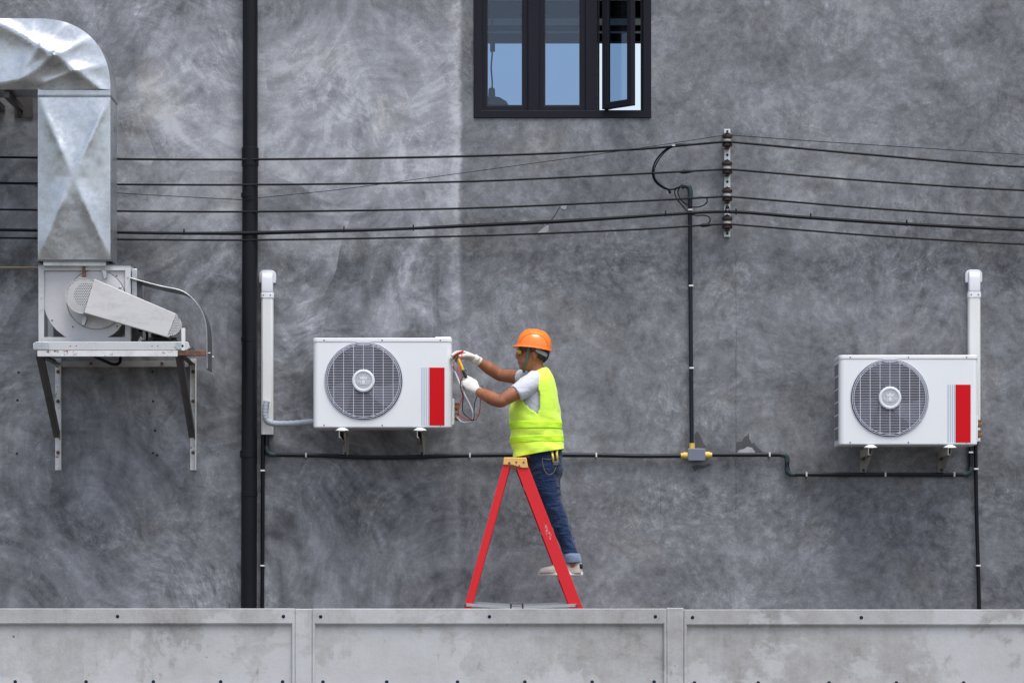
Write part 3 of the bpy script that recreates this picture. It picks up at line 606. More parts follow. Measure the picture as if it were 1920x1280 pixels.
# ------------------------------------------------------------------ air conditioners
AW, AH, AD = 0.942, 0.606, 0.33; AF = -0.47
def make_ac(label):
    t = thing('air_conditioner', label, 'air conditioner', (0, 0, 0), 'outdoor units on the grey wall', local=True)
    fx, fz, fr = 0.343, AH - 0.292, 0.262; RC = 0.035
    seg = 64; V = []; F = []
    def rect(a):
        c, s_ = math.cos(a), math.sin(a); x0, x1, z0, z1 = RC, AW - RC, 0.004, AH - 0.030
        tx = ((x1 - fx) / c) if c > 1e-9 else ((x0 - fx) / c if c < -1e-9 else 1e9)
        tz = ((z1 - fz) / s_) if s_ > 1e-9 else ((z0 - fz) / s_ if s_ < -1e-9 else 1e9)
        q = min(tx, tz); return (fx + c * q, 0.0, fz + s_ * q)
    angs = sorted([2 * math.pi * k / seg for k in range(seg)] + [math.atan2(zc - fz, xc - fx) % (2 * math.pi) for xc in (RC, AW - RC) for zc in (0.004, AH - 0.03)])
    n = len(angs)
    for a in angs: V.append(rect(a))
    for a in angs: V.append((fx + (fr + 0.006) * math.cos(a), 0.0, fz + (fr + 0.006) * math.sin(a)))
    for a in angs: V.append((fx + fr * math.cos(a), 0.012, fz + fr * math.sin(a)))
    for a in angs: V.append((fx + fr * math.cos(a), 0.11, fz + fr * math.sin(a)))
    for L in range(3):
        for k in range(n):
            j = (k + 1) % n; F.append((L * n + k, L * n + j, (L + 1) * n + j, (L + 1) * n + k))
    m = MB().add(V, F)
    out = [(RC, 0.0)] + [(RC - RC * math.sin(a), RC - RC * math.cos(a)) for a in [k * math.pi / 16 for k in range(1, 9)]] + [(0, AD), (AW, AD)] + [(AW - RC + RC * math.cos(a), RC - RC * math.sin(a)) for a in [k * math.pi / 16 for k in range(0, 9)]]
    no = len(out); z0, z1 = 0.004, AH - 0.030
    m.add([(x, y, z0) for x, y in out] + [(x, y, z1) for x, y in out], [(i, i + 1, no + i + 1, no + i) for i in range(no - 1)] + [list(range(no))[::-1]])
    cas = m.build('casing', M['white'], t, angle=30)
    e = 0.003
    lid = [(x + (e if x > AW / 2 else -e), y + (e if y > AD / 2 else -e)) for x, y in out]
    MB().prismz(lid, AH - 0.030, AH).build('top_cover', M['white'], t, bevel=0.006, seg=3)
    MB().prismz([(x * 0.995 + 0.002, y * 0.99 + 0.004) for x, y in out], -0.002, 0.006).build('base_pan', M['white'], t)
    # dark inside
    MB().lathe((fx, 0.104, fz), (0, 1, 0), [(fr + 0.004, 0), (fr + 0.004, 0.012), (0.01, 0.012)], 48).build('fan_cavity', M['dark_cavity'], cas)
    fan = MB()
    for k in range(3):
        a0 = R(75 + 120 * k); pts = []
        for q in range(7):
            r_ = 0.07 + (fr - 0.085) * q / 6; sw = 0.42 * q / 6
            pts.append([(fx + r_ * math.cos(a0 + sw + da), 0.045 + 0.05 * (da + 0.4) + dd, fz + r_ * math.sin(a0 + sw + da)) for da, dd in ((-0.42, 0), (0.0, -0.008), (0.42, 0), (0.42, 0.004), (0.0, -0.004), (-0.42, 0.004))])
        fan.loft(pts)
    fan.lathe((fx, 0.03, fz), (0, 1, 0), [(0.06, 0), (0.072, 0.01), (0.072, 0.06)], 24)
    fan.build('fan', M['blade'], t)
    gr = MB()
    for rr, yy in ((fr + 0.003, -0.004), (fr - 0.007, -0.008), (fr - 0.018, -0.011)):
        gr.loft([[(fx + (rr + 0.0019 * math.cos(b)) * math.cos(a), yy + 0.0019 * math.sin(b), fz + (rr + 0.0019 * math.cos(b)) * math.sin(a)) for b in [k * math.pi / 2 for k in range(4)]] for a in [2 * math.pi * k / 72 for k in range(73)]], caps=False)
    pitch = 0.0109; R2 = fr - 0.004
    for k in range(-23, 24):
        zz = k * pitch; L = math.sqrt(max(R2 * R2 - zz * zz, 0))
        if L > 0.02: gr.bar((fx - L, -0.013, fz + zz), (fx + L, -0.013, fz + zz), 0.0024, 0.0022)
    for k in range(-3, 4):
        xx = k * 0.0672; L = math.sqrt(max(R2 * R2 - xx * xx, 0)); gr.bar((fx + xx, -0.0165, fz - L), (fx + xx, -0.0165, fz + L), 0.0034, 0.0030, up=(1, 0, 0))
    gr.build('fan_grille', M['white_wire'], t, smooth=False)
    hb = MB().lathe((fx, -0.012, fz), (0, -1, 0), [(0.076, 0), (0.077, 0.010), (0.072, 0.016), (0.062, 0.017), (0.056, 0.011), (0.02, 0.011)], 40).build('grille_hub', M['hub'], t)
    MB().lathe((fx, -0.0235, fz), (0, -1, 0), [(0.0555, 0), (0.0555, 0.0012)], 40).build('hub_plate', M['hubg'], hb)
    em = MB(); y0, y1 = -0.0272, -0.0248                                 # raised emblem: crowned square with an oval and side bars
    em.ring(fx - 0.022, fx + 0.022, fz - 0.026, fz + 0.010, 0.004, y0, y1)
    em.lathe((fx, y1, fz - 0.008), (0, -1, 0), [(0.013, 0), (0.013, 0.0022), (0.009, 0.0024)], 20)
    em.prism([(fx - 0.022, fz + 0.012), (fx + 0.022, fz + 0.012), (fx + 0.026, fz + 0.030), (fx + 0.011, fz + 0.021), (fx, fz + 0.036), (fx - 0.011, fz + 0.021), (fx - 0.026, fz + 0.030)], y0, y1)
    for sx in (-1, 1):
        for k in range(3): em.box(fx + sx * 0.034 - 0.009, fx + sx * 0.034 + 0.009, y0, y1, fz - 0.004 - k * 0.008 - 0.002, fz - 0.004 - k * 0.008 + 0.002)
    em.build('emblem', M['hub'], hb, smooth=False)
    MB().box(pm(218, AF), pm(246.5, AF), -0.0016, 0.001, AH - pm(164, AF), AH - pm(55.5, AF)).build('red_label', M['red'], t, smooth=False)
    for k in range(4):
        x0 = pm(203.3 + k * 4.0, AF); MB().box(x0, x0 + pm(1.7, AF), -0.0014, 0.001, AH - pm(164, AF), AH - pm(55.5, AF)).build('stripe', M['stripe'], t, smooth=False)
    for sx in (0.075, 0.47, 0.865):
        MB().lathe((sx, -0.003, AH - 0.016), (0, -1, 0), [(0.0055, 0), (0.0045, 0.002)], 8).build('screw', M['screw'], t)
        MB().lathe((sx, 0.0, 0.012), (0, -1, 0), [(0.0055, 0), (0.0045, 0.002)], 8).build('screw', M['screw'], t)
    co_ = MB()
    for i in range(2):
        for j in range(6): co_.box(-0.002, 0.002, 0.06 + i * 0.125, 0.06 + i * 0.125 + 0.113, 0.035 + j * 0.088, 0.035 + j * 0.088 + 0.076)
    co_.build('coil_panel', M['coil'], t, smooth=False)
    vc = MB().box(AW - 0.001, AW + 0.016, 0.10, 0.24, 0.02, 0.20).build('valve_cover', M['white'], t, bevel=0.004)
    for k, vz in enumerate((0.075, 0.145)):
        v = MB().tube([(AW + 0.012, 0.17, vz), (AW + 0.05, 0.17, vz)], 0.014, 10).tube([(AW + 0.034, 0.17, vz - 0.024), (AW + 0.034, 0.17, vz + 0.03)], 0.011, 10)
        v.lathe((AW + 0.034, 0.17, vz + 0.014), (0, 0, 1), [(0.017, 0), (0.017, 0.014)], 6).lathe((AW + 0.034, 0.145, vz), (0, -1, 0), [(0.013, 0), (0.013, 0.016)], 6)
        v.build('service_valve', M['brass'], t)
    return t
ac1 = make_ac('white air conditioner the worker is servicing, red label beside its round grille')
ac2 = copy_tree(ac1)
ac2['label'] = 'white air conditioner in front of the trunking far from the worker, its slotted side showing'
ac1.location = px(587, 800.5, AF); ac2.location = px(1573.5, 832.5, AF)
o = MB().box(AW - 0.115, AW - 0.005, 0.06, 0.25, AH + 0.001, AH + 0.012).build('terminal_cover', M['white'], ac1, bevel=0.004)
t_ = MB().tube(spline([(AW + 0.03, 0.17, 0.12), (AW + 0.035, 0.16, 0.2), (AW + 0.012, 0.18, 0.26)], 8), 0.008, 8).build('copper_pipe', M['foam'], ac2)

# wall brackets under the units
def ac_bracket():
    t = thing('wall_bracket', '', 'bracket', (0, 0, 0), 'brackets under the outdoor units', local=True)
    D = 0.50
    MB().box(-0.020, 0.020, -D, -0.005, -0.004, 0.0).box(-0.020, -0.016, -D, -0.005, -0.050, -0.0042).box(-0.0158, -0.006, -D, -0.005, -0.050, -0.046).build('arm', M['bracket'], t)
    MB().box(-0.022, 0.022, -0.006, 0.0, -0.17, 0.0).build('wall_plate', M['bracket'], t, bevel=0.001)
    MB().prismx([(-0.006, -0.165), (-0.006, -0.0045), (-D + 0.08, -0.0045), (-D + 0.08, -0.04)], 0.010, 0.014).build('web', M['bracket'], t, smooth=False)
    for hz in (-0.06, -0.135): MB().lathe((0, -0.006, hz), (0, -1, 0), [(0.011, 0), (0.011, 0.007)], 6).build('bolt', M['rust'], t)
    MB().lathe((0, -D + 0.055, 0.0), (0, 0, 1), [(0.046, 0), (0.046, 0.004), (0.036, 0.012), (0.024, 0.020)], 18).build('foot_pad', M['trunk_cap'], t)
    return t
br = ac_bracket(); first = True
for i, (ac, dx, lab) in enumerate(((ac1, 0.197, 'steel wall bracket under the serviced air conditioner, below its fan grille'), (ac1, 0.727, 'steel wall bracket under the serviced air conditioner, close to the red label'),
                         (ac2, 0.215, 'steel wall bracket above the stepped conduit, below the fan grille of its air conditioner'), (ac2, 0.755, 'steel wall bracket above the stepped conduit, below the red label of its air conditioner'))):
    q = br if i == 0 else copy_tree(br)
    q['label'] = lab; q.location = (ac.location.x + dx, 0.0, ac.location.z - 0.0225)
# wrapped refrigerant pipe
P = [px(500, 752, -0.095), px(498, 765, -0.1), px(497.5, 778, -0.1), px(501, 788, -0.1), px(510, 793, -0.105), px(525, 794.5, -0.12), px(555, 793.5, -0.16), px(575, 791.5, -0.20), px(592, 790, -0.22)]
rp = tag(MB().tube([p + Vector((0, 0, 0.0012 * math.sin(i * 2.1))) for i, p in enumerate(spline(P, 8))], [pm(5.8) * (1 + 0.05 * math.sin(k * 1.7)) for k in range(65)], 14).build('refrigerant_pipe', M['foam']), 'grey wrapped refrigerant pipe bending from the trunking into the air conditioner', 'pipe')

# ------------------------------------------------------------------ precast fence
YF = -4.0; FT = pxZ(1140, YF)
fe = thing('fence', 'pale precast concrete panel fence across the bottom of the view', 'fence', (0, YF, 0))
PITCH = pm(697.3, YF); PX0 = pxX(569, YF); PWD = pm(31.5, YF)
for k in range(-4, 6):
    x = PX0 + k * PITCH
    MB().box(x - PWD / 2, x + PWD / 2, YF + 0.004, YF + 0.115, 0, FT + (0.003 if k % 2 else -0.002)).build('post', M['concrete'], fe, bevel=0.005)
PH = pm(152, YF)
def panel(x0, x1, ztop, zbot, dz):
    m = MB(); y0 = YF; yi = YF + 0.020; rt = pm(27.5, YF); rs = pm(4.5, YF); bv = pm(6, YF)
    def lv(x0, x1, z0, z1, y): return [(x0, y, z0), (x1, y, z0), (x1, y, z1), (x0, y, z1)]
    L = [lv(x0, x1, zbot, ztop, YF + 0.09), lv(x0, x1, zbot, ztop, y0 + 0.003), lv(x0 + 0.003, x1 - 0.003, zbot + 0.003, ztop - 0.003, y0),
         lv(x0 + rs, x1 - rs, zbot + 0.012, ztop - rt, y0), lv(x0 + rs + bv * 0.5, x1 - rs - bv * 0.5, zbot + 0.012 + bv, ztop - rt - bv, yi)]
    m.loft([[Vector(p) for p in r] for r in L]); return m.build('panel', M['concrete'], fe, smooth=False)
for k in range(-4, 5):
    x0 = PX0 + k * PITCH + PWD / 2 + 0.0015; x1 = PX0 + (k + 1) * PITCH - PWD / 2 - 0.0015
    off = {-1: 0.0, 0: -0.001, 1: -0.006}.get(k, 0.0)
    zt = FT + off; zlist = [zt]
    while zlist[-1] - PH > 0.02: zlist.append(zlist[-1] - PH)
    zlist.append(0.0)
    for r_, (za, zb_) in enumerate(zip(zlist, zlist[1:])):
        if za - zb_ < 0.2:
            MB().box(x0, x1, YF, YF + 0.09, zb_, za - 0.004).build('base_strip', M['concrete'], fe, bevel=0.004); continue
        pn = panel(x0, x1, za, zb_ + 0.004, 0)
        if r_ == 0 and -2 <= k <= 2:
            for fx_ in (0.024, 0.5, 0.968):
                P = Vector((x0 + (x1 - x0) * fx_, YF, za - pm(15, YF)))
                MB().lathe(P + Vector((0, 0.002, 0)), (0, -1, 0), [(0.0105, 0), (0.0105, 0.003), (0.006, 0.0035)], 10).build('plug', M['plug'], pn)
            for fx_ in (0.03, 0.21, 0.41, 0.60, 0.79, 0.965):
                P = Vector((x0 + (x1 - x0) * fx_, YF + 0.020, za - pm(137.5, YF)))
                MB().lathe(P + Vector((0, 0.002, 0)), (0, -1, 0), [(0.0105, 0), (0.0105, 0.003), (0.006, 0.0035)], 10).build('plug', M['plug'], pn)

# ------------------------------------------------------------------ galvanised exhaust duct
DF, DB = -0.66, -0.30
du = thing('exhaust_duct', 'shiny galvanised sheet duct bending over the wall fan with crossed creases', 'duct', (pxX(140, DF), DF, pxZ(490, DF)))
def creased(x0, x1, z0, z1, nx, nz, h, seed, flip=1):
    V = []; F = []
    for j in range(nz + 1):
        for i in range(nx + 1):
            u = i / nx * 2 - 1; v = j / nz * 2 - 1
            e = (1 - abs(u) ** 6) * (1 - abs(v) ** 10)
            d = h * (1 - max(abs(u), abs(v))) + 0.022 * e * math.exp(-abs(abs(u) - abs(v)) * 4.5) * min(1, 3 * max(abs(u), abs(v))) + 0.007 * e * mnoise.noise(Vector((u * 1.7 + seed, v * 2.6, seed))) + 0.002 * e * mnoise.noise(Vector((u * 5 + seed, v * 8, seed)))
            V.append((x0 + (x1 - x0) * i / nx, DF - d * flip, z0 + (z1 - z0) * j / nz))
    for j in range(nz):
        for i in range(nx):
            a = j * (nx + 1) + i; F.append((a, a + 1, a + nx + 2, a + nx + 1))
    return V, F
x0, x1, z0, z1 = pxX(71, DF), pxX(207, DF), pxZ(487, DF), pxZ(180, DF)
V, F = creased(x0, x1, z0, z1, 40, 80, 0.050, 3.1)
MB().add(V, F).build('front_sheet', M['galv'], du, angle=60)
MB().box(x1 - 0.001, x1, DF + 0.0005, DB, z0, z1).build('side_sheet', M['galv'], du, smooth=False)
MB().box(x0, x0 + 0.001, DF + 0.0005, DB, z0, z1).build('side_sheet', M['galv'], du, smooth=False)
MB().box(x0 + .0011, x1 - .0011, DB - 0.001, DB, z0, z1).build('back_sheet', M['galv'], du, smooth=False)
MB().ring(x0 - 0.004, x1 + 0.004, pxZ(182, DF), pxZ(178.5, DF), 0.003, DF - 0.006, DB + 0.004).build('seam_strip', M['shield'], du)
for k in range(5):
    P = px(76 + k * 31.5, 185, DF - 0.002); MB().bar(P, P + Vector((0.002, -0.001, -0.016)), 0.006, 0.004, up=(0, 1, 0)).build('rivet_clip', M['galv2'], du)
# elbow: square throat, round heel
ex, ez = pxX(71, DF), pxZ(168, DF); LX = pxX(-330, DF)
ow, oh = pxX(207, DF) - ex, pxZ(35, DF) - ez
NA, NR = 44, 24
def heel(a):
    c, s_ = math.cos(a), math.sin(a); p = 2.25
    q = (abs(c / ow) ** p + abs(s_ / oh) ** p) ** (-1 / p); return q * c, q * s_
CREASE = [((-8, 38), (105, 108), .030), ((105, 108), (206, 179), .030), ((8, 165), (80, 92), .018), ((80, 92), (125, 46), .014), ((18, 166), (105, 109), .026), ((105, 109), (166, 73), .022), ((72, 160), (140, 136), .016), ((140, 136), (200, 122), .014), ((40, 165), (62, 50), .010), ((-8, 165), (-150, 40), .02), ((-150, 165), (-8, 40), .02)]
CREASE = [(Vector((pxX(a[0], DF), pxZ(a[1], DF))), Vector((pxX(b_[0], DF), pxZ(b_[1], DF))), h) for a, b_, h in CREASE]
def dent(x, z):
    P = Vector((x, z)); h = 0
    for a, b_, k in CREASE:
        ab = b_ - a; tt = max(0, min(1, (P - a).dot(ab) / ab.length_squared)); d = (P - a - ab * tt).length; h += k * 1.15 * math.exp(-d / 0.055)
    return h + 0.006 * mnoise.noise(Vector((x * 6, z * 6, 3.3)))
V = []; F = []
for i in range(NA + 1):
    a = math.pi / 2 * i / NA; hx, hz = heel(a)
    for j in range(NR + 1):
        tt = j / NR; X, Z = ex + hx * tt, ez + hz * tt
        V.append((X, DF - dent(X, Z) * (1 - tt ** 10) * min(1, tt / 0.1), Z))
for i in range(NA):
    for j in range(NR):
        a = i * (NR + 1) + j; F.append((a, a + 1, a + NR + 2, a + NR + 1))
bs = MB().add(V, F); NX, NZ = 90, 24; V = []; F = []
for j in range(NZ + 1):
    for i in range(NX + 1):
        X, Z = LX + (ex - LX) * i / NX, ez + oh * j / NZ; V.append((X, DF - dent(X, Z) * (1 - (j / NZ) ** 10) * min(1, j / NZ / 0.1), Z))
for j in range(NZ):
    for i in range(NX):
        a = j * (NX + 1) + i; F.append((a, a + 1, a + NX + 2, a + NX + 1))
bs.add(V, F)
bs.add([(ex, DF, pxZ(180, DF)), (ex + ow, DF, pxZ(180, DF)), (ex + ow, DF, ez), (ex, DF, ez)], [(0, 1, 2, 3)])
el = bs.build('elbow_front', M['galv'], du, angle=60, weld=0.0008)
prof = [(ex + ow, pxZ(180, DF))] + [(ex + heel(math.pi / 2 * i / NA)[0], ez + heel(math.pi / 2 * i / NA)[1]) for i in range(NA + 1)] + [(LX, ez + oh)]
MB().add([(a, DF + 0.0003, c) for a, c in prof] + [(a, DB, c) for a, c in prof], [(i, i + 1, len(prof) + i + 1, len(prof) + i) for i in range(len(prof) - 1)]).build('heel_sheet', M['galv'], du, recalc=False, angle=60)
thr = [(ex, pxZ(180, DF)), (ex, ez), (LX, ez)]
MB().add([(a, DF + 0.0003, c) for a, c in thr] + [(a, DB, c) for a, c in thr], [(i, i + 1, 3 + i + 1, 3 + i) for i in range(2)]).build('throat_sheet', M['galv'], du, smooth=False)
MB().add([(a, DB, c) for a, c in prof + thr[::-1]], [list(range(len(prof) + 3))]).build('back_sheet', M['galv'], du, smooth=False)
MB().box(LX - 0.35, LX - 0.0005, DF + 0.001, -0.001, ez + 0.002, ez + oh - 0.002).build('wall_stub', M['galv'], du, bevel=0.004)
MB().box(pxX(80, DF), pxX(198, DF), DF + 0.02, DB - 0.01, pxZ(498, DF), pxZ(487.2, DF)).build('neck', M['galv2'], du, bevel=0.003)
MB().ring(x0 - 0.006, x1 + 0.006, pxZ(489.5, DF), pxZ(486.5, DF), 0.004, DF - 0.008, DB + 0.004).build('seam_strip', M['shield'], du)
# bracket under the level run
zb_ = ez - 0.004
db = thing('duct_bracket', 'dark steel bracket carrying the level run of the metal duct', 'bracket', (pxX(30), 0, zb_ - 0.1))
MB().box(pxX(34), pxX(44), -0.62, -0.004, zb_ - 0.045, zb_).build('arm', M['brown_shade_steel'], db, bevel=0.002)
MB().box(pxX(28), pxX(62), -0.012, 0.0, zb_ - 0.09, zb_ + 0.05).build('wall_plate', M['brown_shade_steel'], db, bevel=0.002)
MB().prismx([(-0.012, zb_ - 0.09), (-0.012, zb_ - 0.046), (-0.2, zb_ - 0.046)], pxX(37), pxX(40)).build('gusset', M['brown_shade_steel'], db, smooth=False)
MB().box(pxX(-20), pxX(10), -0.5, -0.003, zb_ - 0.05, zb_ - 0.005).build('side_arm', M['brown_shade_steel'], db, bevel=0.002)

# ------------------------------------------------------------------ belt driven fan
FF, FB = -0.60, -0.16
fz0 = pxZ(643, FF)
fn = thing('exhaust_fan', 'off white belt driven centrifugal fan under the galvanised duct', 'fan', (pxX(158, FF), FF, fz0))
fr = MB()
X0, X1, Z1 = pxX(72, FF), pxX(245, FF), pxZ(497, FF)
fw = pm(10.5, FF)
frame = MB().ring(X0, X1, fz0, Z1, fw, FF, FF + 0.006, wb=pm(11, FF), wt=pm(10, FF)).build('front_frame', M['fan_frame'], fn, bevel=0.0015)
MB().ring(X0, X1, fz0, Z1, fw, FB - 0.006, FB, wb=pm(11, FF), wt=pm(10, FF)).build('rear_frame', M['fan_frame'], fn, bevel=0.0015)
for xx in (X0, X1 - 0.006): MB().box(xx, xx + 0.006, FF + 0.0065, FB - 0.0065, Z1 - 0.038, Z1).box(xx, xx + 0.006, FF + 0.0065, FB - 0.0065, fz0, fz0 + 0.038).build('side_rail', M['fan_frame'], fn)
MB().box(X0 - 0.006, X1 + 0.004, FF - 0.006, FB, Z1 + 0.0005, Z1 + 0.006).build('top_plate', M['shield'], fn)
def fpoly(pts, Y): return [(pxX(a, Y), pxZ(c, Y)) for a, c in pts]
arc = [(82, 507), (82, 576), (87, 591), (95, 606), (106, 619), (120, 630), (126, 633), (200, 633), (212, 627), (222, 618), (230, 606), (236, 590), (236, 507)]
sc = MB().prism(fpoly(arc, FF + 0.02), FF + 0.02, FB - 0.02).build('scroll_housing', M['fan_plate'], fn, bevel=0.002)
cxf, czf = pxX(180, FF), pxZ(561, FF)
MB().lathe((cxf, FF + 0.020, czf), (0, -1, 0), [(pm(57, FF), 0), (pm(57, FF), 0.003), (pm(54, FF), 0.0045), (pm(30, FF), 0.0045)], 48).build('inlet_ring', M['fan_plate'], sc)
MB().tube([(cxf + pm(55.5, FF) * math.cos(2 * math.pi * k / 60), FF + 0.0165, czf + pm(55.5, FF) * math.sin(2 * math.pi * k / 60)) for k in range(61)], 0.0024, 6).build('ring_joint', M['shield'], sc)
MB().lathe((cxf, FF + 0.0155, czf), (0, -1, 0), [(pm(30, FF), 0), (pm(28, FF), 0.02), (pm(12, FF), 0.03)], 32).build('bearing_hub', M['galv2'], sc)
for a, c in ((131, 540), (131, 571), (200, 508), (225, 538), (198, 607), (148, 521)): MB().lathe((pxX(a, FF), FF + 0.0155, pxZ(c, FF)), (0, -1, 0), [(0.009, 0), (0.009, 0.006), (0.004, 0.008)], 6).build('bolt', M['galv2'], sc)
for a, c in ((97, 600), (136, 612), (219, 611), (218, 517)): MB().lathe((pxX(a, FF), FF + 0.020, pxZ(c, FF)), (0, -1, 0), [(0.006, 0), (0.006, 0.003)], 8).build('bolt', M['screw'], sc)
for a, c in ((78, 518), (78, 558), (78, 580), (124, 506), (162, 504), (240, 520), (109, 640), (171, 640), (208, 639)): MB().lathe((pxX(a, FF), FF, pxZ(c, FF)), (0, -1, 0), [(0.006, 0), (0.006, 0.004)], 6).build('bolt', M['galv2'], frame)
for a, c, s_ in ((195, 515, -1), (158, 600, 1)):
    MB().prism(fpoly([(a - 5, c + 10 * s_), (a - 2, c - 8), (a + 4, c - 8), (a + 6, c - 4 * s_), (a + 1, c + 10)], FF), FF - 0.012, FF + 0.0154).build('spring_tab', M['galv2'], sc, bevel=0.003)
MB().box(pxX(155, FF), pxX(160, FF), FF - 0.02, FF + 0.015, pxZ(524, FF), pxZ(500, FF)).build('guard_strap', M['rust'], fn)
# belt guard: box with perforated round ends, tilted
GF, GB = -0.735, -0.655
def garc(cx, cy, r, a0, a1, n=16): return [(cx + r * math.cos(R(a0 + (a1 - a0) * k / n)), cy - r * math.sin(R(a0 + (a1 - a0) * k / n))) for k in range(n + 1)]
bodyp = [(177, 523), (330, 588), (314, 632), (157, 586)]
gd = MB().prism(fpoly(bodyp, GF), GF, GB).build('belt_guard', M['guard'], fn, bevel=0.004)
big = garc(156.5, 554, 33.5, 60, 280); capA = [(176.4, 523.3)] + [p for p in big if p[0] < 177 and p[0] < 178 - (p[1] - 523) * 0.32] + [(156.5, 585.7)]
MB().prism(fpoly(capA, GF), GF + 0.002, GF + 0.004).build('perforated_cap', M['perf'], gd, smooth=False)
sm = garc(320.5, 609.5, 18.5, 70, -110, 12); capB = [(330.3, 588.3)] + [p for p in sm if p[0] > 331 - (p[1] - 588) * 0.36] + [(314.4, 631.8)]
MB().prism(fpoly(capB, GF), GF + 0.002, GF + 0.004).build('perforated_cap', M['perf'], gd, smooth=False)
def rimstrip(pts):
    m = MB(); P = fpoly(pts, GF); n = len(P)
    for a, c in zip(P, P[1:]): m.bar((a[0], (GF + GB) / 2, a[1]), (c[0], (GF + GB) / 2, c[1]), GB - GF, 0.003, up=(0, 0, 1) if abs(a[0] - c[0]) > abs(a[1] - c[1]) else (1, 0, 0))
    return m
rimstrip(capA).build('cap_rim', M['guard'], gd, smooth=False); rimstrip(capB).build('cap_rim', M['guard'], gd, smooth=False)
MB().lathe((pxX(160, GF), GB - 0.02, pxZ(552, GF)), (0, 1, 0), [(0.082, -0.028), (0.082, 0.0), (0.03, 0.002), (0.03, 0.07)], 28).build('pulley', M['motor'], fn)  # coloured black so the guard's inside looks dark through its holes
MB().lathe((pxX(318, GF), GB - 0.02, pxZ(609, GF)), (0, 1, 0), [(0.045, -0.025), (0.045, 0.0), (0.02, 0.002), (0.02, 0.06)], 24).build('motor_pulley', M['motor'], fn)
# motor on its rails
mo = MB().lathe((pxX(302, -0.5), -0.60, pxZ(612, -0.5)), (0, 1, 0), [(0.055, 0), (0.075, 0.015), (0.078, 0.05), (0.078, 0.22), (0.07, 0.25), (0.03, 0.26)], 24)
for k in range(14):
    a = 2 * math.pi * k / 14; P = Vector((pxX(302, -0.5), -0.54, pxZ(612, -0.5))) + Vector((0.08 * math.cos(a), 0, 0.08 * math.sin(a))); mo.bar(P, P + Vector((0, 0.16, 0)), 0.006, 0.012, up=(math.cos(a), 0, math.sin(a)))
mo.build('motor', M['motor'], fn)
zz0 = fz0 + 0.001
MB().box(pxX(268, -0.5), pxX(334, -0.5), -0.58, -0.36, zz0, zz0 + 0.022).box(pxX(285, -0.5), pxX(318, -0.5), -0.56, -0.38, zz0 + 0.0225, pxZ(627, -0.5)).build('motor_foot', M['motor'], fn)
for a in (284, 326): MB().box(pxX(a - 5, -0.62), pxX(a + 5, -0.62), -0.64, -0.585, zz0, zz0 + 0.035).build('slide_rail', M['motor'], fn, bevel=0.003)
MB().tube(spline([px(262, 620, -0.55), px(272, 618, -0.57), px(276, 628, -0.58), px(274, 641, -0.58)], 6), 0.010, 8).build('motor_lead', M['cable'], fn)
MB().box(X1 + 0.001, pxX(256, FF), FF + 0.03, FB - 0.02, pxZ(560, FF), pxZ(503, FF)).build('outlet_flange', M['galv2'], fn, bevel=0.003)
MB().box(X1 + 0.001, pxX(254, FF), FF + 0.05, FB - 0.02, fz0 + 0.002, pxZ(560.5, FF)).build('outlet_side', M['motor'], fn, bevel=0.003)
MB().prism(fpoly([(258, 642), (264, 630), (276, 642)], -0.55), -0.56, -0.54).build('gusset', M['fan_frame'], fn, smooth=False)
# curved rain sheet
sh = spline([px(244, 521, -0.62), px(262, 526, -0.62), px(300, 536, -0.62), px(340, 545, -0.62), px(362, 561, -0.62), px(378, 583, -0.62), px(386, 608, -0.62), px(388, 635, -0.62), px(388, 664, -0.62), px(388.5, 691, -0.62)], 5)
m = MB(); m.loft([[p + Vector((0, 0, 0)), p + Vector((0, 0.36, 0)), p + Vector((-0.003, 0.36, -0.003)), p + Vector((-0.003, 0, -0.003))] for p in sh]); 
rs_ = m.build('rain_sheet', M['shield'], fn, angle=50)
m = MB().tube([p + Vector((0, -0.001, 0)) for p in sh], 0.0035, 6).build('rolled_edge', M['galv2'], rs_)
for a, c in ((392, 662), (399, 669)): MB().lathe(px(a, c, -0.50) + Vector((0.0, 0, 0)), (1, 0, 0), [(0.006, -0.004), (0.006, 0.008)], 8).build('rivet', M['galv2'], rs_)

# ------------------------------------------------------------------ fan shelf
SF = -0.74
sf = thing('fan_shelf', 'rust spotted white steel shelf on two slanted struts carrying the fan', 'shelf', (pxX(200, SF), 0, pxZ(880)))
ztop = fz0 - 0.001
def SX(a): return pxX(a, SF)
zu = pxZ(657, SF); zl = pxZ(668, SF)
ch = MB().prism([(SX(66), zu + 0.002), (SX(350), zu + 0.002), (SX(356), zu + 0.02), (SX(352), ztop - 0.002), (SX(346), ztop), (SX(68), ztop), (SX(62), ztop - 0.012), (SX(62), zu + 0.012)], SF, SF + 0.05).build('front_channel', M['fan_frame'], sf, bevel=0.003)
for a in (72, 84, 330, 342): MB().lathe((SX(a), SF, (ztop + zu) / 2), (0, -1, 0), [(0.010, 0), (0.010, 0.004)], 6).build('bolt', M['galv2'], ch)
for a in (132, 143, 285, 296): MB().lathe((SX(a), SF, (ztop + zu) / 2), (0, -1, 0), [(0.004, 0), (0.004, 0.001)], 8).build('bolt_hole', M['seal'], ch)
for a, w in ((62, 27), (327, 17)): MB().box(SX(a + 3), SX(a + 3 + w), SF - 0.0035, SF - 0.0003, zu + 0.008, ztop - 0.004).build('splice_plate', M['galv2'], ch, bevel=0.001)
MB().box(SX(64), SX(352), SF + 0.0505, -0.30, zu + 0.004, zu + 0.010).build('deck_plate', M['brown_shade_steel'], sf)
MB().box(SX(64), SX(350), -0.299, -0.25, zu + 0.002, ztop).build('rear_channel', M['fan_frame'], sf, bevel=0.003)
MB().box(SX(70), SX(333), SF, SF + 0.005, zl, zu).box(SX(70), SX(333), SF + 0.0053, SF + 0.04, zu - 0.006, zu).build('front_angle', M['rustrail'], sf, bevel=0.001)
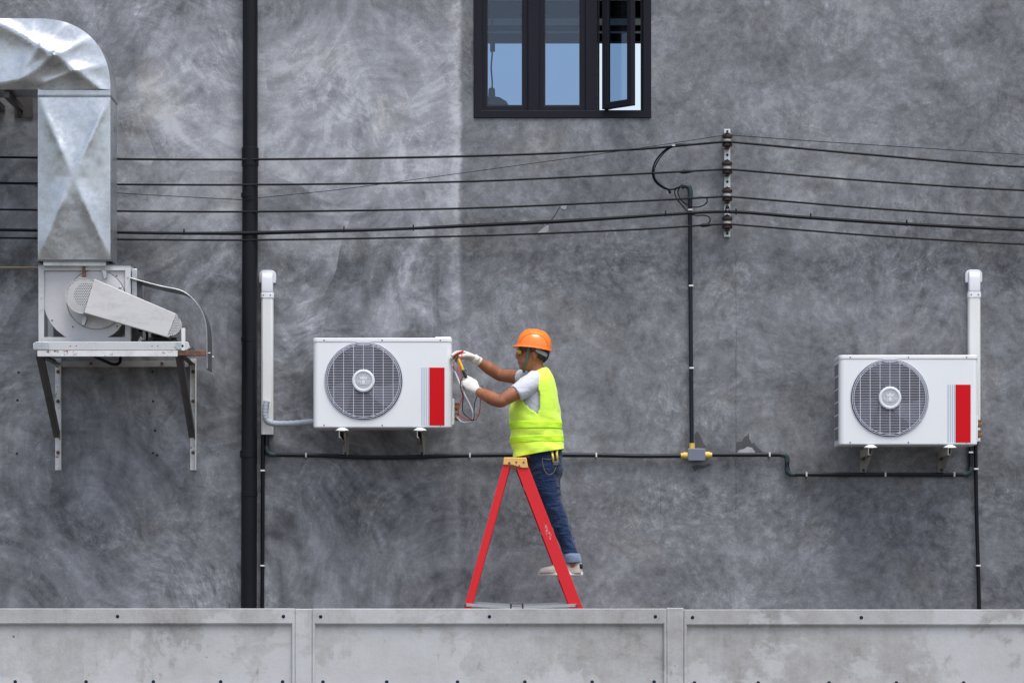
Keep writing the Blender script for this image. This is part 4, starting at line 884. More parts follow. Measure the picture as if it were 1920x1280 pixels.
MB().box(SX(333) + 0.001, SX(385), SF, SF + 0.045, zl + 0.006, zu).build('rust_stub', M['rust'], sf, bevel=0.002)
MB().box(SX(340), SX(347), SF - 0.004, SF + 0.03, zu - 0.001, pxZ(615, SF)).build('guard_post', M['rustrail'], sf, bevel=0.002)
xl, xr_ = SX(93), SX(348)
for xc_, xo in ((pxX(109.5), 0), (pxX(362.5), 0)):
    rl = MB().box(xc_ - pm(6), xc_ + pm(6), -0.006, 0.0, pxZ(881), zu).box(xc_ + pm(6) - 0.005, xc_ + pm(6), -0.045, -0.0062, pxZ(881), zu).build('wall_rail', M['rustrail'], sf, bevel=0.001)
    for yy in (697, 752, 848): MB().lathe((xc_ - 0.002, -0.006, pxZ(yy)), (0, -1, 0), [(0.013, 0), (0.013, 0.008), (0.007, 0.009), (0.007, 0.02)], 6).build('anchor_bolt', M['rust'], rl)
    a = Vector((xc_ - 0.030, SF + 0.05, zl + 0.006)); c_ = Vector((xc_ - 0.005, -0.03, pxZ(820)))
    MB().bar(a, c_, 0.045, 0.006, up=(0, 1, 0.6)).build('strut', M['brown_shade_steel'], sf)  # strut in shade: that shade is put into its dark colour
    MB().bar(a + Vector((0.0255, 0.003, 0)), c_ + Vector((0.0205, 0.003, 0)), 0.006, 0.045, up=(0, 1, 0.6)).build('strut_flange', M['brown_shade_steel'], sf)
    MB().box(xc_ - pm(6), xc_ + pm(6) - 0.006, SF + 0.041, -0.0065, zl - 0.004, zl + 0.002).box(xc_ - pm(6), xc_ - pm(6) + 0.005, SF + 0.041, -0.0065, zl + 0.0022, zu - 0.007).build('side_angle', M['brown_shade_steel'], sf)
MB().box(pxX(109.5) + pm(7), pxX(362.5) - pm(7), -0.05, -0.002, zl - 0.02, zl + 0.02).build('wall_angle', M['bracket'], sf, bevel=0.001)
for yy in (172, 305):
    MB().lathe((pxX(yy), -0.05, zl + 0.002), (0, -1, 0), [(0.012, 0), (0.012, 0.008)], 6).build('anchor_bolt', M['rust'], sf)
MB().tube(spline([px(178, 668, -0.5), px(195, 676, -0.45), px(212, 683, -0.4), px(224, 680, -0.35), px(226, 668, -0.3)], 6), 0.011, 8).build('loose_hose', M['conduit'], sf)
tp = tag(MB().tube([(-7.0, -0.05, pxZ(501, -0.05)), (pxX(90, -0.05), -0.05, pxZ(501.5, -0.05))], 0.007, 8).build('thin_pipe', M['tan_pipe']), 'thin tan pipe running level along the wall behind the fan housing', 'pipe')

# ------------------------------------------------------------------ step ladder
LN, LF = -0.97, -0.45
def L2(x, y): p = px(x, y, LN); return Vector((p.x, 0, p.z))
ra0, ra1 = L2(951.5, 866), L2(877, 1138); fa0, fa1 = L2(976.5, 868), L2(1080.5, 1138)
def ext(a, c): return a + (c - a) * ((a.z - 0.0) / (a.z - c.z))
rg, fg = ext(ra0, ra1), ext(fa0, fa1)
ld = thing('step_ladder', 'red fibreglass step ladder with yellow cap under the worker', 'ladder', ((rg.x + fg.x) / 2, (LN + LF) / 2, 0))
def rail(a, c, w, Y, s_, name):
    t = (c - a).normalized(); n = Vector((t.z, 0, -t.x))
    if n.x < 0: n = -n
    o = Vector((0, Y, 0)); m = MB().bar(a + o, c + o, w, 0.006, up=(0, 1, 0))
    for q in (-1, 1): m.bar(a + o + n * (q * (w / 2 - 0.0025)) + Vector((0, s_ * 0.0185, 0)), c + o + n * (q * (w / 2 - 0.0025)) + Vector((0, s_ * 0.0185, 0)), 0.005, 0.031, up=(0, 1, 0))
    ob = m.build(name, M['ladder_red'], ld, bevel=0.0015)
    tip = MB().bar(c + o - t * 0.05 + Vector((0, s_ * 0.016, 0)), c + o + Vector((0, s_ * 0.016, 0)), w + 0.012, 0.048, up=(0, 1, 0)).build('foot', M['seal'], ld, bevel=0.003)
    return ob
tr_ = (rg - ra0).normalized(); tf_ = (fg - fa0).normalized()
for Y, s_ in ((LN, 1), (LF, -1)):
    rail(ra0, rg, pm(13.5, LN), Y, s_, 'rear_rail'); nr = rail(fa0, fg, pm(22.5, LN), Y, s_, 'front_rail')
    if Y == LN: near_rail = nr
z_step = pxZ(1079, -0.72); steps = [z_step - 0.30 * k for k in range(-2, 6) if 0.1 < z_step - 0.3 * k < 2.3]
for z in steps:
    P = fa0 + (fg - fa0) * ((fa0.z - z) / (fa0.z - fg.z))
    MB().box(P.x - 0.040, P.x + 0.040, LN + 0.036, LF - 0.036, z - 0.026, z).build('step', M['alu'], ld, bevel=0.004)
for z in (0.35, 0.95, 1.25, 1.9):
    P = ra0 + (rg - ra0) * ((ra0.z - z) / (ra0.z - rg.z))
    MB().box(P.x - 0.012, P.x + 0.012, LN + 0.036, LF - 0.036, z - 0.02, z).build('rear_brace', M['alu'], ld, bevel=0.003)
cap = [(945, 857), (987, 857.5), (990.5, 877), (980, 877), (970, 874.5), (961, 871.5), (943, 871)]
cp = MB().prism([(pxX(a, LN), pxZ(c, LN)) for a, c in cap], LN - 0.012, LF + 0.012).build('top_cap', M['ladder_cap'], ld, bevel=0.004)
for a, c, r_ in ((955, 868, .009), (968, 866, .006), (982, 866, .006), (973.5, 873, .006)): MB().lathe((pxX(a, LN), LN - 0.012, pxZ(c, LN)), (0, -1, 0), [(r_, 0), (r_, 0.004)], 10).build('rivet', M['screw'], cp)
for Y, s_ in ((LN - 0.006, 1), (LF + 0.006, -1)):
    dz = 0 if s_ > 0 else 0.012
    a = px(872.5, 1133, LN); mdl = px(969, 1138.5, LN); c_ = px(1081, 1134, LN); A = Vector((a.x, Y, a.z + dz)); Mi = Vector((mdl.x, Y, mdl.z + dz)); C_ = Vector((c_.x, Y, c_.z + dz))
    MB().bar(A, Mi, 0.005, 0.020).build('spreader_bar', M['alu'], ld); MB().bar(Mi, C_, 0.005, 0.020).build('spreader_bar', M['alu'], ld)
    MB().box(Mi.x - 0.045, Mi.x + 0.045, Y - 0.008, Y + 0.008, Mi.z - 0.012, Mi.z + 0.012).build('spreader_hinge', M['motor'], ld, bevel=0.002)
    MB().box(Mi.x - 0.034, Mi.x + 0.034, Y - 0.0095, Y - 0.0082, Mi.z - 0.009, Mi.z + 0.009).build('hinge_label', M['alu'], ld, smooth=False)
    for P in (A, C_): MB().lathe(P + Vector((0, -0.003, 0)), (0, -1, 0), [(0.009, 0), (0.009, 0.006)], 8).build('rivet', M['screw'], ld)
t = NT('worn_print'); co = t.co(); ns = t.noise(t.vmath('MULTIPLY', co, (1, 1, 0.6)), 60, 5, 0.7)
bb = t.n('BsdfPrincipled', {'Base Color': (0.6, 0.5, 0.5, 1), 'Roughness': 0.6}); tb = t.n('BsdfTransparent')
t.n('OutputMaterial', {0: t.n('MixShader', {0: t.mapr(ns, 0.52, 0.66, 0, 0.7), 1: tb.outputs[0], 2: bb.outputs[0]}).outputs[0]})
MB().prism([(pxX(a, LN), pxZ(c, LN)) for a, c in ((1017, 981), (1022, 980), (1035, 1004), (1034, 1012), (1025, 1009))], LN - 0.0042, LN - 0.0034).build('worn_sticker', t.m, near_rail, smooth=False)

# ------------------------------------------------------------------ the worker
M.update(
    vest=fabric('neon_mesh', (0.70, 1.0, 0.09), 0.93, 500, 0.22, 0.7, 4), vest_tape=fabric('neon_tape', (0.60, 0.98, 0.045), 0.93, 300, 0.2, 0.5, 4, 0.0),
    shirt=fabric('light_grey_jersey', (0.56, 0.575, 0.63), 0.88, 800, 0.45), jeans=fabric('blue_denim', (0.010, 0.030, 0.092), 0.42, 900, 1.0, var=7),
    cuff=fabric('pale_denim_cuff', (0.17, 0.23, 0.34), 0.75, 900, 0.5), glove=fabric('white_knit', (0.68, 0.66, 0.61), 0.8, 500, 0.4, var=20),
    canvas=fabric('dirty_canvas', (0.52, 0.46, 0.41), 0.75, 700, 0.2, var=18), sole=paint('rubber_sole', (0.60, 0.57, 0.53), 0.6, dirt=0.3),
    helmet=paint('orange_shell', (0.95, 0.205, 0.016), 0.28, dirt=0.05, bump=0.01, coat=0.4), hair=paint('black_hair', (0.008, 0.007, 0.007), 0.55, bump=0.6, bscale=300),
    strap=paint('green_webbing', (0.07, 0.13, 0.10), 0.8, dirt=0.3, scale=40), lens=paint('amber_lens', (0.62, 0.33, 0.01), 0.1, dirt=0.0),
    black=paint('black_plastic', (0.010, 0.010, 0.012), 0.4), susp=paint('grey_suspension', (0.30, 0.33, 0.36), 0.5),
    redp=paint('red_plastic', (0.55, 0.015, 0.012), 0.35), yel=paint('yellow_plastic', (0.80, 0.42, 0.02), 0.35), yelh=paint('yellow_grip', (0.62, 0.48, 0.06), 0.45),
    hose=paint('pale_hose', (0.46, 0.50, 0.53), 0.45), eyew=paint('eye_white', (0.6, 0.58, 0.55), 0.3), lips=paint('lip', (0.22, 0.075, 0.06), 0.5), thread=paint('denim_stitch', (0.16, 0.12, 0.07), 0.8),
)
t = NT('skin_tone'); co = t.co(); n1 = t.noise(co, 9, 5, 0.6); n2 = t.noise(co, 160, 3, 0.6)
c_ = t.mix(t.mapr(n1, 0.35, 0.68), (0.33, 0.125, 0.062), (0.24, 0.085, 0.042))
M['skin'] = t.out(Base_Color=c_, Roughness=t.mapr(n2, 0.3, 0.7, 0.42, 0.6), Subsurface_Weight=0.08, Subsurface_Scale=0.01, Specular_IOR_Level=0.4, Normal=t.bump(n2, 0.15, 0.003))
YB = -0.70; U = pm(1, YB)
def q(x, y, dy=0.0): p = px(x, y, YB); return Vector((p.x, YB + dy, p.z))
def ringxy(y, xf, xb, hw, inset=0.0, n=40, e=2.3, dy=0.0, ysl=0.0):
    a = q(xf, y).x + inset; c = q(xb, y).x - inset; h = hw - inset; cx, rx = (a + c) / 2, (c - a) / 2; out = []
    for k in range(n):
        th = 2 * math.pi * k / n; cs, sn = math.cos(th), math.sin(th)
        X = cx + rx * math.copysign(abs(cs) ** (2 / e), cs); Yy = YB + dy + h * math.copysign(abs(sn) ** (2 / e), sn)
        out.append(Vector((X, Yy, q(0, y).z + ysl * (X - a) / (c - a + 1e-9))))
    return out
def collar(y): w = max(0.0, (722 - y) / 25); return 0.058 * w
def tring(s, inset=0.0, n=40, ysl=0.0):              # torso ring: collar high at the nape, low in front
    k = collar(s[0]); r_ = ringxy(*s, inset=inset, n=n, ysl=ysl + k)
    return [v - Vector((0, 0, 0.45 * k)) for v in r_]
def dense(secs, n):                                 # interpolate section rows smoothly
    P = [Vector((s[1], s[2], s[3] * 1000)) for s in secs]; ys = [s[0] for s in secs]; out = []
    sp = spline(P, n); ysp = spline([Vector((v, 0, 0)) for v in ys], n)
    return [(b.x, a.x, a.y, a.z / 1000) for a, b in zip(sp, ysp)]
def finish(o, voxel=None, smooth=0, disp=None, solid=None):
    if voxel: m = o.modifiers.new('remesh', 'REMESH'); m.mode = 'VOXEL'; m.voxel_size = voxel; m.use_smooth_shade = True
    if solid: m = o.modifiers.new('solid', 'SOLIDIFY'); m.thickness = solid; m.offset = 1
    if smooth: m = o.modifiers.new('smooth', 'SMOOTH'); m.factor = 0.5; m.iterations = smooth
    if disp:
        tx = bpy.data.textures.new('folds', 'CLOUDS'); tx.noise_scale = disp[1]; tx.noise_depth = 2
        m = o.modifiers.new('folds', 'DISPLACE'); m.texture = tx; m.strength = disp[0]; m.mid_level = 0.5; m.texture_coords = 'LOCAL'
    return o

TORSO = [(697, 992, 1021, 0.070), (700, 985, 1027, 0.125), (706, 977, 1032, 0.172), (714, 971, 1037, 0.200), (726, 967, 1041, 0.208), (750, 962, 1045, 0.206), (775, 957, 1048.5, 0.20), (800, 958.5, 1051, 0.195), (825, 961, 1053.5, 0.19), (845, 963, 1055, 0.186), (859, 965, 1055.5, 0.184)]
HEAD = [(619, 991, 1011, 0.030), (624, 984, 1018, 0.048), (632, 978, 1023, 0.062), (642, 974.5, 1027, 0.072), (651, 972.6, 1028.5, 0.075), (656, 972.2, 1028.8, 0.075), (661, 974.2, 1028.3, 0.074), (666, 973.2, 1027.3, 0.073), (672, 973.0, 1025, 0.069), (677, 972.6, 1021, 0.065), (682, 973.0, 1015, 0.060), (687, 974.4, 1008, 0.053), (691.5, 976.4, 1002, 0.043), (694.5, 980, 998, 0.031)]

# ---- hands
def hand_frame(D, N):
    D = Vector(D).normalized(); N = Vector(N); N = (N - D * N.dot(D)).normalized(); return D, N, D.cross(N)
def build_hand(m, W, D, N, thumb, curls, k=1.0, fat=0.0, spread=0.10, cuff=None):
    D, N, S = hand_frame(D, N); S = S * thumb; W = Vector(W)       # S points to the thumb side
    palm = []
    for tt, hw, ht in ((-0.02, 0.030, 0.023), (0.0, 0.029, 0.022), (0.02, 0.034, 0.020), (0.045, 0.041, 0.0185), (0.07, 0.042, 0.0165), (0.088, 0.040, 0.0135), (0.096, 0.034, 0.010)):
        palm.append([W + D * (tt * k) + S * ((hw + fat) * k * math.cos(a)) + N * ((ht + fat) * k * math.sin(a)) for a in [2 * math.pi * i / 16 for i in range(16)]])
    m.loft(palm); tips = []
    for f in range(4):
        off = (0.030, 0.010, -0.011, -0.030)[f]; ln = (0.92, 1.0, 0.94, 0.76)[f] * k
        base = W + D * ((0.080, 0.086, 0.083, 0.075)[f] * k) + S * (off * k); c1, c2, c3 = curls[f]
        dirs = []; a = 0
        for c in (c1, c2, c3): a += R(c); dirs.append((D * math.cos(a) + N * math.sin(a) + S * (spread * (1.5 - f) * 0.4)).normalized())
        p = [base - D * 0.012 * k, base]
        for dd, L in zip(dirs, (0.044, 0.027, 0.022)): p.append(p[-1] + dd * L * ln)
        r0 = (0.0092, 0.0095, 0.0092, 0.0082)[f] * k + fat
        m.tube(spline(p, 4), [r0, r0 * 1.04, r0, r0 * 0.94, r0 * 0.78], 10); tips.append(p[-1])
    tb = W + D * 0.028 * k + S * 0.030 * k + N * 0.006 * k; tc1, tc2 = curls[4]
    d1 = (D * 0.72 + S * 0.55 + N * math.sin(R(tc1))).normalized(); d2 = (D * 0.9 + S * 0.10 + N * math.sin(R(tc1 + tc2))).normalized()
    p = [tb - d1 * 0.014 * k, tb, tb + d1 * 0.036 * k, tb + d1 * 0.036 * k + d2 * 0.028 * k, tb + d1 * 0.036 * k + d2 * 0.052 * k]
    r0 = 0.0112 * k + fat; m.tube(spline(p, 4), [r0 * 1.25, r0 * 1.15, r0, r0 * 0.98, r0 * 0.75], 10)
    return tips, p[-1]
NEAR_W, FAR_W = q(893.5, 733, -0.05), q(891.5, 668.5, 0.255)
NEAR = dict(D=(-0.66, 0.10, 0.66), N=(-0.35, 0.9, -0.15), thumb=-1, curls=[(42, 46, 28), (52, 55, 32), (60, 58, 34), (66, 60, 34), (32, 18)])
FARH = dict(D=(-0.90, 0.05, 0.34), N=(-0.30, -0.40, -0.85), thumb=1, curls=[(22, 30, 18), (26, 36, 22), (32, 42, 26), (40, 48, 28), (24, 14)])

# ---- body: one continuous skinned figure
bm_ = MB()
bm_.loft([ringxy(*s, n=32, e=2.25) for s in dense(HEAD, 3)])
bm_.tube(spline([q(974.5, 654), q(972.2, 659), q(969.6, 666.5), q(971.5, 670.5), q(974.5, 671)], 4), [0.008, 0.009, 0.0125, 0.013, 0.009], 10)     # nose
bm_.ell(q(972.8, 670, -0.011), (0.009, 0.008, 0.007)); bm_.ell(q(972.8, 670, 0.011), (0.009, 0.008, 0.007))
bm_.ell(q(974, 654.5), (0.010, 0.052, 0.008)); bm_.ell(q(973.2, 676.6), (0.0085, 0.022, 0.006)); bm_.ell(q(973.4, 680.6), (0.0085, 0.021, 0.0065)); bm_.ell(q(977, 689), (0.013, 0.024, 0.014))
for s_ in (-1, 1):
    bm_.ell(q(1001, 667.5, s_ * 0.076), (0.016, 0.009, 0.030), rot=Matrix.Rotation(R(-12), 3, 'Y')); bm_.ell(q(985, 678, s_ * 0.045), (0.028, 0.016, 0.026))
bm_.tube(spline([q(1003, 676), q(1004.5, 688), q(1007, 699), q(1010, 716)], 4), [(0.052), (0.053), (0.057), (0.072)], 20)
bm_.loft([tring(s, inset=0.030, n=32) for s in dense(TORSO, 2)])
NEAR_E, FAR_E = q(939, 757, -0.245), q(937, 697, 0.315)
bm_.tube(spline([q(1004, 716, -0.145), q(988, 727, -0.185), q(962, 743, -0.225), NEAR_E], 5), [0.058, 0.056, 0.049, 0.040], 16)
bm_.tube(spline([q(946, 754, -0.240), NEAR_E, q(922, 749.5, -0.185), q(905, 740, -0.105), NEAR_W], 5), [0.036, 0.0395, 0.046, 0.036, 0.0265], 16)
bm_.tube(spline([q(997, 710, 0.145), q(978, 704, 0.22), FAR_E], 5), [0.054, 0.051, 0.041], 16)
bm_.tube(spline([q(946, 699, 0.30), FAR_E, q(916, 684, 0.295), FAR_W], 5), [0.038, 0.041, 0.044, 0.0265], 16)
LEGN = [(1020, 872, 28, 0.088), (1022, 905, 25, 0.084), (1033, 940, 20, 0.071), (1047.5, 977, 18.5, 0.063), (1061, 1015, 15, 0.053), (1069.5, 1040, 14.5, 0.052), (1072.5, 1054, 14.5, 0.052)]
def leg(m, dx, dy, inset, secs=LEGN, n=26):
    P = spline([q(a + dx, b_, dy) for a, b_, *_ in secs], 4); rr = spline([Vector((s[2] * U, s[3], 0)) for s in secs], 4)
    rings = []
    for p, r_ in zip(P, rr): rings.append([p + Vector(((r_.x - inset) * math.cos(2 * math.pi * k / n), (r_.y - inset) * math.sin(2 * math.pi * k / n), 0)) for k in range(n)])
    m.loft(rings)
for dx, dy in ((0, -0.088), (3, 0.088)):
    leg(bm_, dx, dy, 0.016); bm_.tube([q(1072 + dx, 1050, dy), q(1073 + dx, 1064, dy)], 0.034, 14); bm_.tube([q(1078 + dx, 1068, dy), q(1020 + dx, 1071, dy)], [(0.030, 0.026), (0.026, 0.018)], 12, flat=(0, 1, 0))
bm_.loft([ringxy(*s, inset=0.02, n=32) for s in ((840, 972, 1050, 0.16), (870, 988, 1055, 0.17), (896, 996, 1049, 0.14))])
build_hand(bm_, NEAR_W, k=1.0, fat=-0.0022, **NEAR); build_hand(bm_, FAR_W, k=1.0, fat=-0.0022, **FARH)
person = bm_.build('person', M['skin']); finish(person, 0.0045, 3)
tag(person, 'worker in orange hard hat and neon vest standing on the red ladder', 'person')

# ---- jeans
jm = MB(); jm.loft([ringxy(*s, n=40) for s in dense(((838, 970, 1051, 0.160), (856, 979, 1055, 0.172), (872, 988, 1057, 0.176), (886, 992, 1056, 0.170), (900, 997, 1049, 0.150)), 3)])
for dx, dy in ((0, -0.088), (3, 0.088)): leg(jm, dx, dy, 0.0, n=30)
rnd = random.Random(5)
for dx, dy in ((0, -0.088), (3, 0.088)):            # creases round knee and hem
    for k in range(11):
        yy = (905, 918, 931, 944, 956, 968, 984, 1002, 1016, 1026, 1034)[k]
        for a, b_ in zip(LEGN, LEGN[1:]):
            if a[1] <= yy < b_[1]: f_ = (yy - a[1]) / (b_[1] - a[1]); s_ = [a[i] + (b_[i] - a[i]) * f_ for i in range(4)]; break
        ph = rnd.uniform(0, 6.28); sl = rnd.uniform(-0.035, 0.035)
        pts = [q(s_[0] + dx, yy, dy) + Vector(((s_[2] * U - 0.003) * math.cos(ph + th), (s_[3] - 0.003) * math.sin(ph + th), sl * math.sin(th * 0.7))) for th in [i * 0.3 for i in range(9)]]
        jm.tube(pts, [0.002, 0.006, 0.0085, 0.006, 0.002], 8)
jn = finish(jm.build('jeans', M['jeans'], person), 0.005, 3, (0.012, 0.06))
for dx, dy in ((0, -0.088), (3, 0.088)):
    cu = MB(); 
    rings = [[q(1071 + dx + (y - 1045) * 0.15, y, dy) + Vector(((rx * U) * math.cos(2 * math.pi * k / 28), ry * math.sin(2 * math.pi * k / 28), 0)) for k in range(28)] for y, rx, ry in ((1037, 14.5, 0.053), (1038.5, 16, 0.057), (1046, 16.2, 0.058), (1053.5, 15.6, 0.057), (1055, 13, 0.050))]
    cu.loft(rings); finish(cu.build('jeans_cuff', M['cuff'], jn), None, 0, (0.006, 0.04))
def onleg(x, y, out=0.004):                          # point on the near outer face of the jeans
    hw = 0.176; cx = 1023; u = max(-1, min(1, (x - cx) / 34)); return q(x, y, -(hw + out) * (1 - abs(u) ** 2.3) ** (1 / 2.3))
pk = MB(); pk.tube(spline([onleg(a, c) for a, c in ((1016, 861), (1018, 875), (1022, 886), (1029, 891), (1038, 886), (1045, 868))], 5), 0.0022, 6).tube(spline([onleg(a, c) for a, c in ((1016, 861), (1026, 862.5), (1036, 862), (1047, 858))], 5), 0.0024, 6)
pk.build('pocket_seam', M['thread'], jn)

# ---- shoes
def shoe(dx, dy, dyp):
    zb = q(0, 1078.5 - dyp).z; x_t, x_h = q(1009 + dx, 0).x, q(1091 + dx, 0).x; L = x_h - x_t
    outl = []
    for k in range(36):
        th = 2 * math.pi * k / 36; c, s_ = math.cos(th), math.sin(th); X = 0.5 - 0.5 * math.copysign(abs(c) ** 0.85, c)
        outl.append((x_t + L * X, YB + dy + s_ * (0.046 - 0.012 * X)))
    so_ = MB().loft([[(x, y, z) for x, y in outl] for z in (zb, zb + 0.005, zb + 0.024, zb + 0.027)]); 
    up = MB(); rings = []
    for X, h, w in ((0.015, 0.030, 0.024), (0.05, 0.045, 0.036), (0.15, 0.056, 0.043), (0.28, 0.064, 0.044), (0.42, 0.078, 0.041), (0.58, 0.094, 0.037), (0.74, 0.100, 0.034), (0.9, 0.100, 0.033), (0.98, 0.080, 0.026)):
        rings.append([Vector((x_t + L * X, YB + dy + w * math.cos(a), zb + 0.018 + (h - 0.018) * max(0, math.sin(a)) ** 0.8 - 0.004 * (math.sin(a) < 0))) for a in [2 * math.pi * i / 20 for i in range(20)]])
    up.loft(rings)
    o = up.build('shoe', M['canvas'], person); finish(o, 0.004, 3); so_.build('sole', M['sole'], o, bevel=0.004)
    MB().box(x_h - 0.018, x_h - 0.003, YB + dy - 0.030, YB + dy + 0.030, zb + 0.045, zb + 0.08).build('heel_patch', M['black'], o, bevel=0.006)
    ln = MB()
    for k in range(4): X = x_t + L * (0.36 + 0.075 * k); zz = zb + 0.071 + 0.0085 * k; ln.tube([(X, YB + dy - 0.026, zz - 0.008), (X - 0.004, YB + dy, zz + 0.004), (X, YB + dy + 0.026, zz - 0.008)], 0.0032, 6)
    ln.build('lace', M['sole'], o)
shoe(0, -0.088, 0.0); shoe(3, 0.088, 0.0)

# ---- grey T-shirt
sm_ = MB(); sm_.loft([tring(s, inset=0.013, n=40) for s in dense(TORSO[:-1], 3) if s[0] < 836])
sm_.tube(spline([q(1006, 712, -0.135), q(995, 722, -0.175), q(980, 733, -0.205), q(967.5, 741.5, -0.222)], 5), [0.064, 0.068, 0.064, 0.0605], 22)
sm_.tube(spline([q(1000, 707, 0.13), q(988, 706, 0.175), q(975, 703.5, 0.222)], 5), [0.060, 0.060, 0.055], 20)
finish(sm_.build('t_shirt', M['shirt'], person), 0.005, 3, (0.010, 0.07))

# ---- neon vest: open armholes, loose hem
HOLE = [(984, 704), (1001, 705), (1008, 722), (1011.5, 748), (1011, 768), (1007, 777), (997, 772), (986, 762), (977, 750), (971, 733), (974, 715)]
def inpoly(x, y, P):
    r_ = False
    for (x1, y1), (x2, y2) in zip(P, P[1:] + P[:1]):
        if (y1 > y) != (y2 > y) and x < (x2 - x1) * (y - y1) / (y2 - y1) + x1: r_ = not r_
    return r_
NV = 110; secs = dense(TORSO, 8); rings = []
for i, s_ in enumerate(secs):
    w = max(0.0, (s_[0] - 790) / 70); rings.append(tring(s_, inset=-0.004, n=NV, ysl=0.062 * w * w))
for i, r_ in enumerate(rings):
    for k, p in enumerate(r_):
        yy = HOR - (p.z - CAM_H) / U; low = min(1, max(0, (yy - 745) / 60))
        nrm = Vector((p.x - q(1006, 0).x, (p.y - YB) * 0.6, 0)).normalized()
        d = 0.016 * low * mnoise.noise(Vector((p.x * 6, p.y * 5, p.z * 16 + p.x * 7))) + 0.012 * low * abs(mnoise.noise(Vector((p.x * 5 + 9, p.y * 5, p.z * 9 - p.x * 8)))) + 0.003 * mnoise.noise(p * 11)
        r_[k] = p + nrm * d
def vest_faces(sel):
    F = []
    for i in range(len(rings) - 1):
        for k in range(NV):
            j = (k + 1) % NV; c = (rings[i][k] + rings[i][j] + rings[i + 1][k] + rings[i + 1][j]) / 4
            X, Y_ = 960 + c.x / U, HOR - (c.z - CAM_H) / U
            if sel(X, Y_, c, i): F.append((i * NV + k, i * NV + j, (i + 1) * NV + j, (i + 1) * NV + k))
    return F
def not_hole(X, Y_, c, i):
    if abs(c.y - YB) > 0.085 and inpoly(X, Y_, HOLE): return False
    if i < 3 and abs(c.y - YB) < 0.2: return i >= 2
    if X < 990 - (Y_ - 700) * 0.25 and abs(c.y - YB) < 0.055 - (Y_ - 700) * 0.002 and Y_ < 728: return False      # V neck
    return True
flat = [p for r_ in rings for p in r_]
vm = MB(); F = vest_faces(not_hole); used = sorted({i for f in F for i in f}); rm = {v: i for i, v in enumerate(used)}
vm.add([flat[i] for i in used], [[rm[i] for i in f] for f in F])
vest = finish(vm.build('safety_vest', M['vest'], person, angle=180), None, 2, None, 0.004)
def band(lo, hi):
    def sel(X, Y_, c, i):
        yy = Y_ + 0.0; w = max(0.0, (yy - 790) / 70); yo = yy + 14 * w * w * max(0, (X - 958) / 95); return lo < yo < hi
    F = vest_faces(sel); used = sorted({i for f in F for i in f}); rm = {v: i for i, v in enumerate(used)}
    b_ = MB().add([flat[i] + Vector((flat[i].x - q(1006, 0).x, (flat[i].y - YB), 0)).normalized() * 0.0046 for i in used], [[rm[i] for i in f] for f in F]).build('reflective_band', M['vest_tape'], vest, angle=180)
    finish(b_, None, 2, None, 0.0004)
band(790, 806); band(818, 833)

# ---- gloves
def glove(W, P, arm_dir, k):
    m = MB(); build_hand(m, W, k=k, fat=0.0018, **P)
    a = Vector(arm_dir).normalized(); m.tube([Vector(W) + a * 0.034, Vector(W) + a * 0.03, Vector(W) - a * 0.02], [0.0305, 0.0325, 0.030], 18)
    return finish(m.build('glove', M['glove'], person), 0.0032, 2)
glove(NEAR_W, NEAR, q(905, 740, -0.105) - NEAR_W, 1.06); glove(FAR_W, FARH, q(916, 684, 0.295) - FAR_W, 1.12)

# ---- hair, glasses, strap, helmet
hr = []; HS = dense([s for s in HEAD if 630 < s[0] < 690], 3)
for s_ in HS: hr.append(ringxy(*s_, inset=-0.004, n=48, e=2.25))
fl = [p for r_ in hr for p in r_]; F = []
for i in range(len(hr) - 1):
    for k in range(48):
        j = (k + 1) % 48; c = (hr[i][k] + hr[i][j] + hr[i + 1][k] + hr[i + 1][j]) / 4; X, Y_ = 960 + c.x / U, HOR - (c.z - CAM_H) / U
        if (Y_ < 650 and X > 976) or (X > 1008 and Y_ < 680 - (1024 - X) * 0.5) or (988 < X < 994 and Y_ < 661): F.append((i * 48 + k, i * 48 + j, i * 48 + 48 + j, i * 48 + 48 + k))
used = sorted({i for f in F for i in f}); rm = {v: i for i, v in enumerate(used)}
finish(MB().add([fl[i] for i in used], [[rm[i] for i in f] for f in F]).build('hair', M['hair'], person, angle=180), None, 0, None, 0.004)
for s_ in (-1, 1):
    ey = MB().ell(q(976.5, 660.5, s_ * 0.034), (0.009, 0.013, 0.007)).build('eye', M['eyew'], person); MB().ell(q(974.8, 660.5, s_ * 0.034), (0.0055, 0.006, 0.0055)).build('iris', M['black'], ey)
gm = MB()
for s_ in (-1, 1): gm.tube(spline([q(974, 656.5, s_ * 0.066), q(984, 657.5, s_ * 0.0795), q(999, 660, s_ * 0.0815)], 4), [(0.0035, 0.006)] * 9, 8, flat=(0, 1, 0))
gl_ = gm.build('safety_glasses', M['black'], person)
V = []; F = []
for i in range(13):
    a = -1.25 + 2.5 * i / 12; yy = 0.069 * math.sin(a) / math.sin(1.25); xo = 969.5 + 7.5 * (abs(a) / 1.25) ** 2.2
    for z_, d in ((654.5, 0), (659.5, -0.5), (665 - 2.5 * (abs(a) < 0.25), 1.0)): V.append(q(xo + d, z_, yy))
for i in range(12):
    for j in range(2): a = i * 3 + j; F.append((a, a + 3, a + 4, a + 1))
finish(MB().add(V, F).build('amber_lens', M['lens'], gl_), None, 0, None, 0.002)
MB().tube([q(969.5 + 7.5 * (abs(a) / 1.25) ** 2.2, 654.2, 0.069 * math.sin(a) / math.sin(1.25)) for a in [-1.25 + 2.5 * i / 14 for i in range(15)]], 0.003, 8).build('brow_bar', M['black'], gl_)

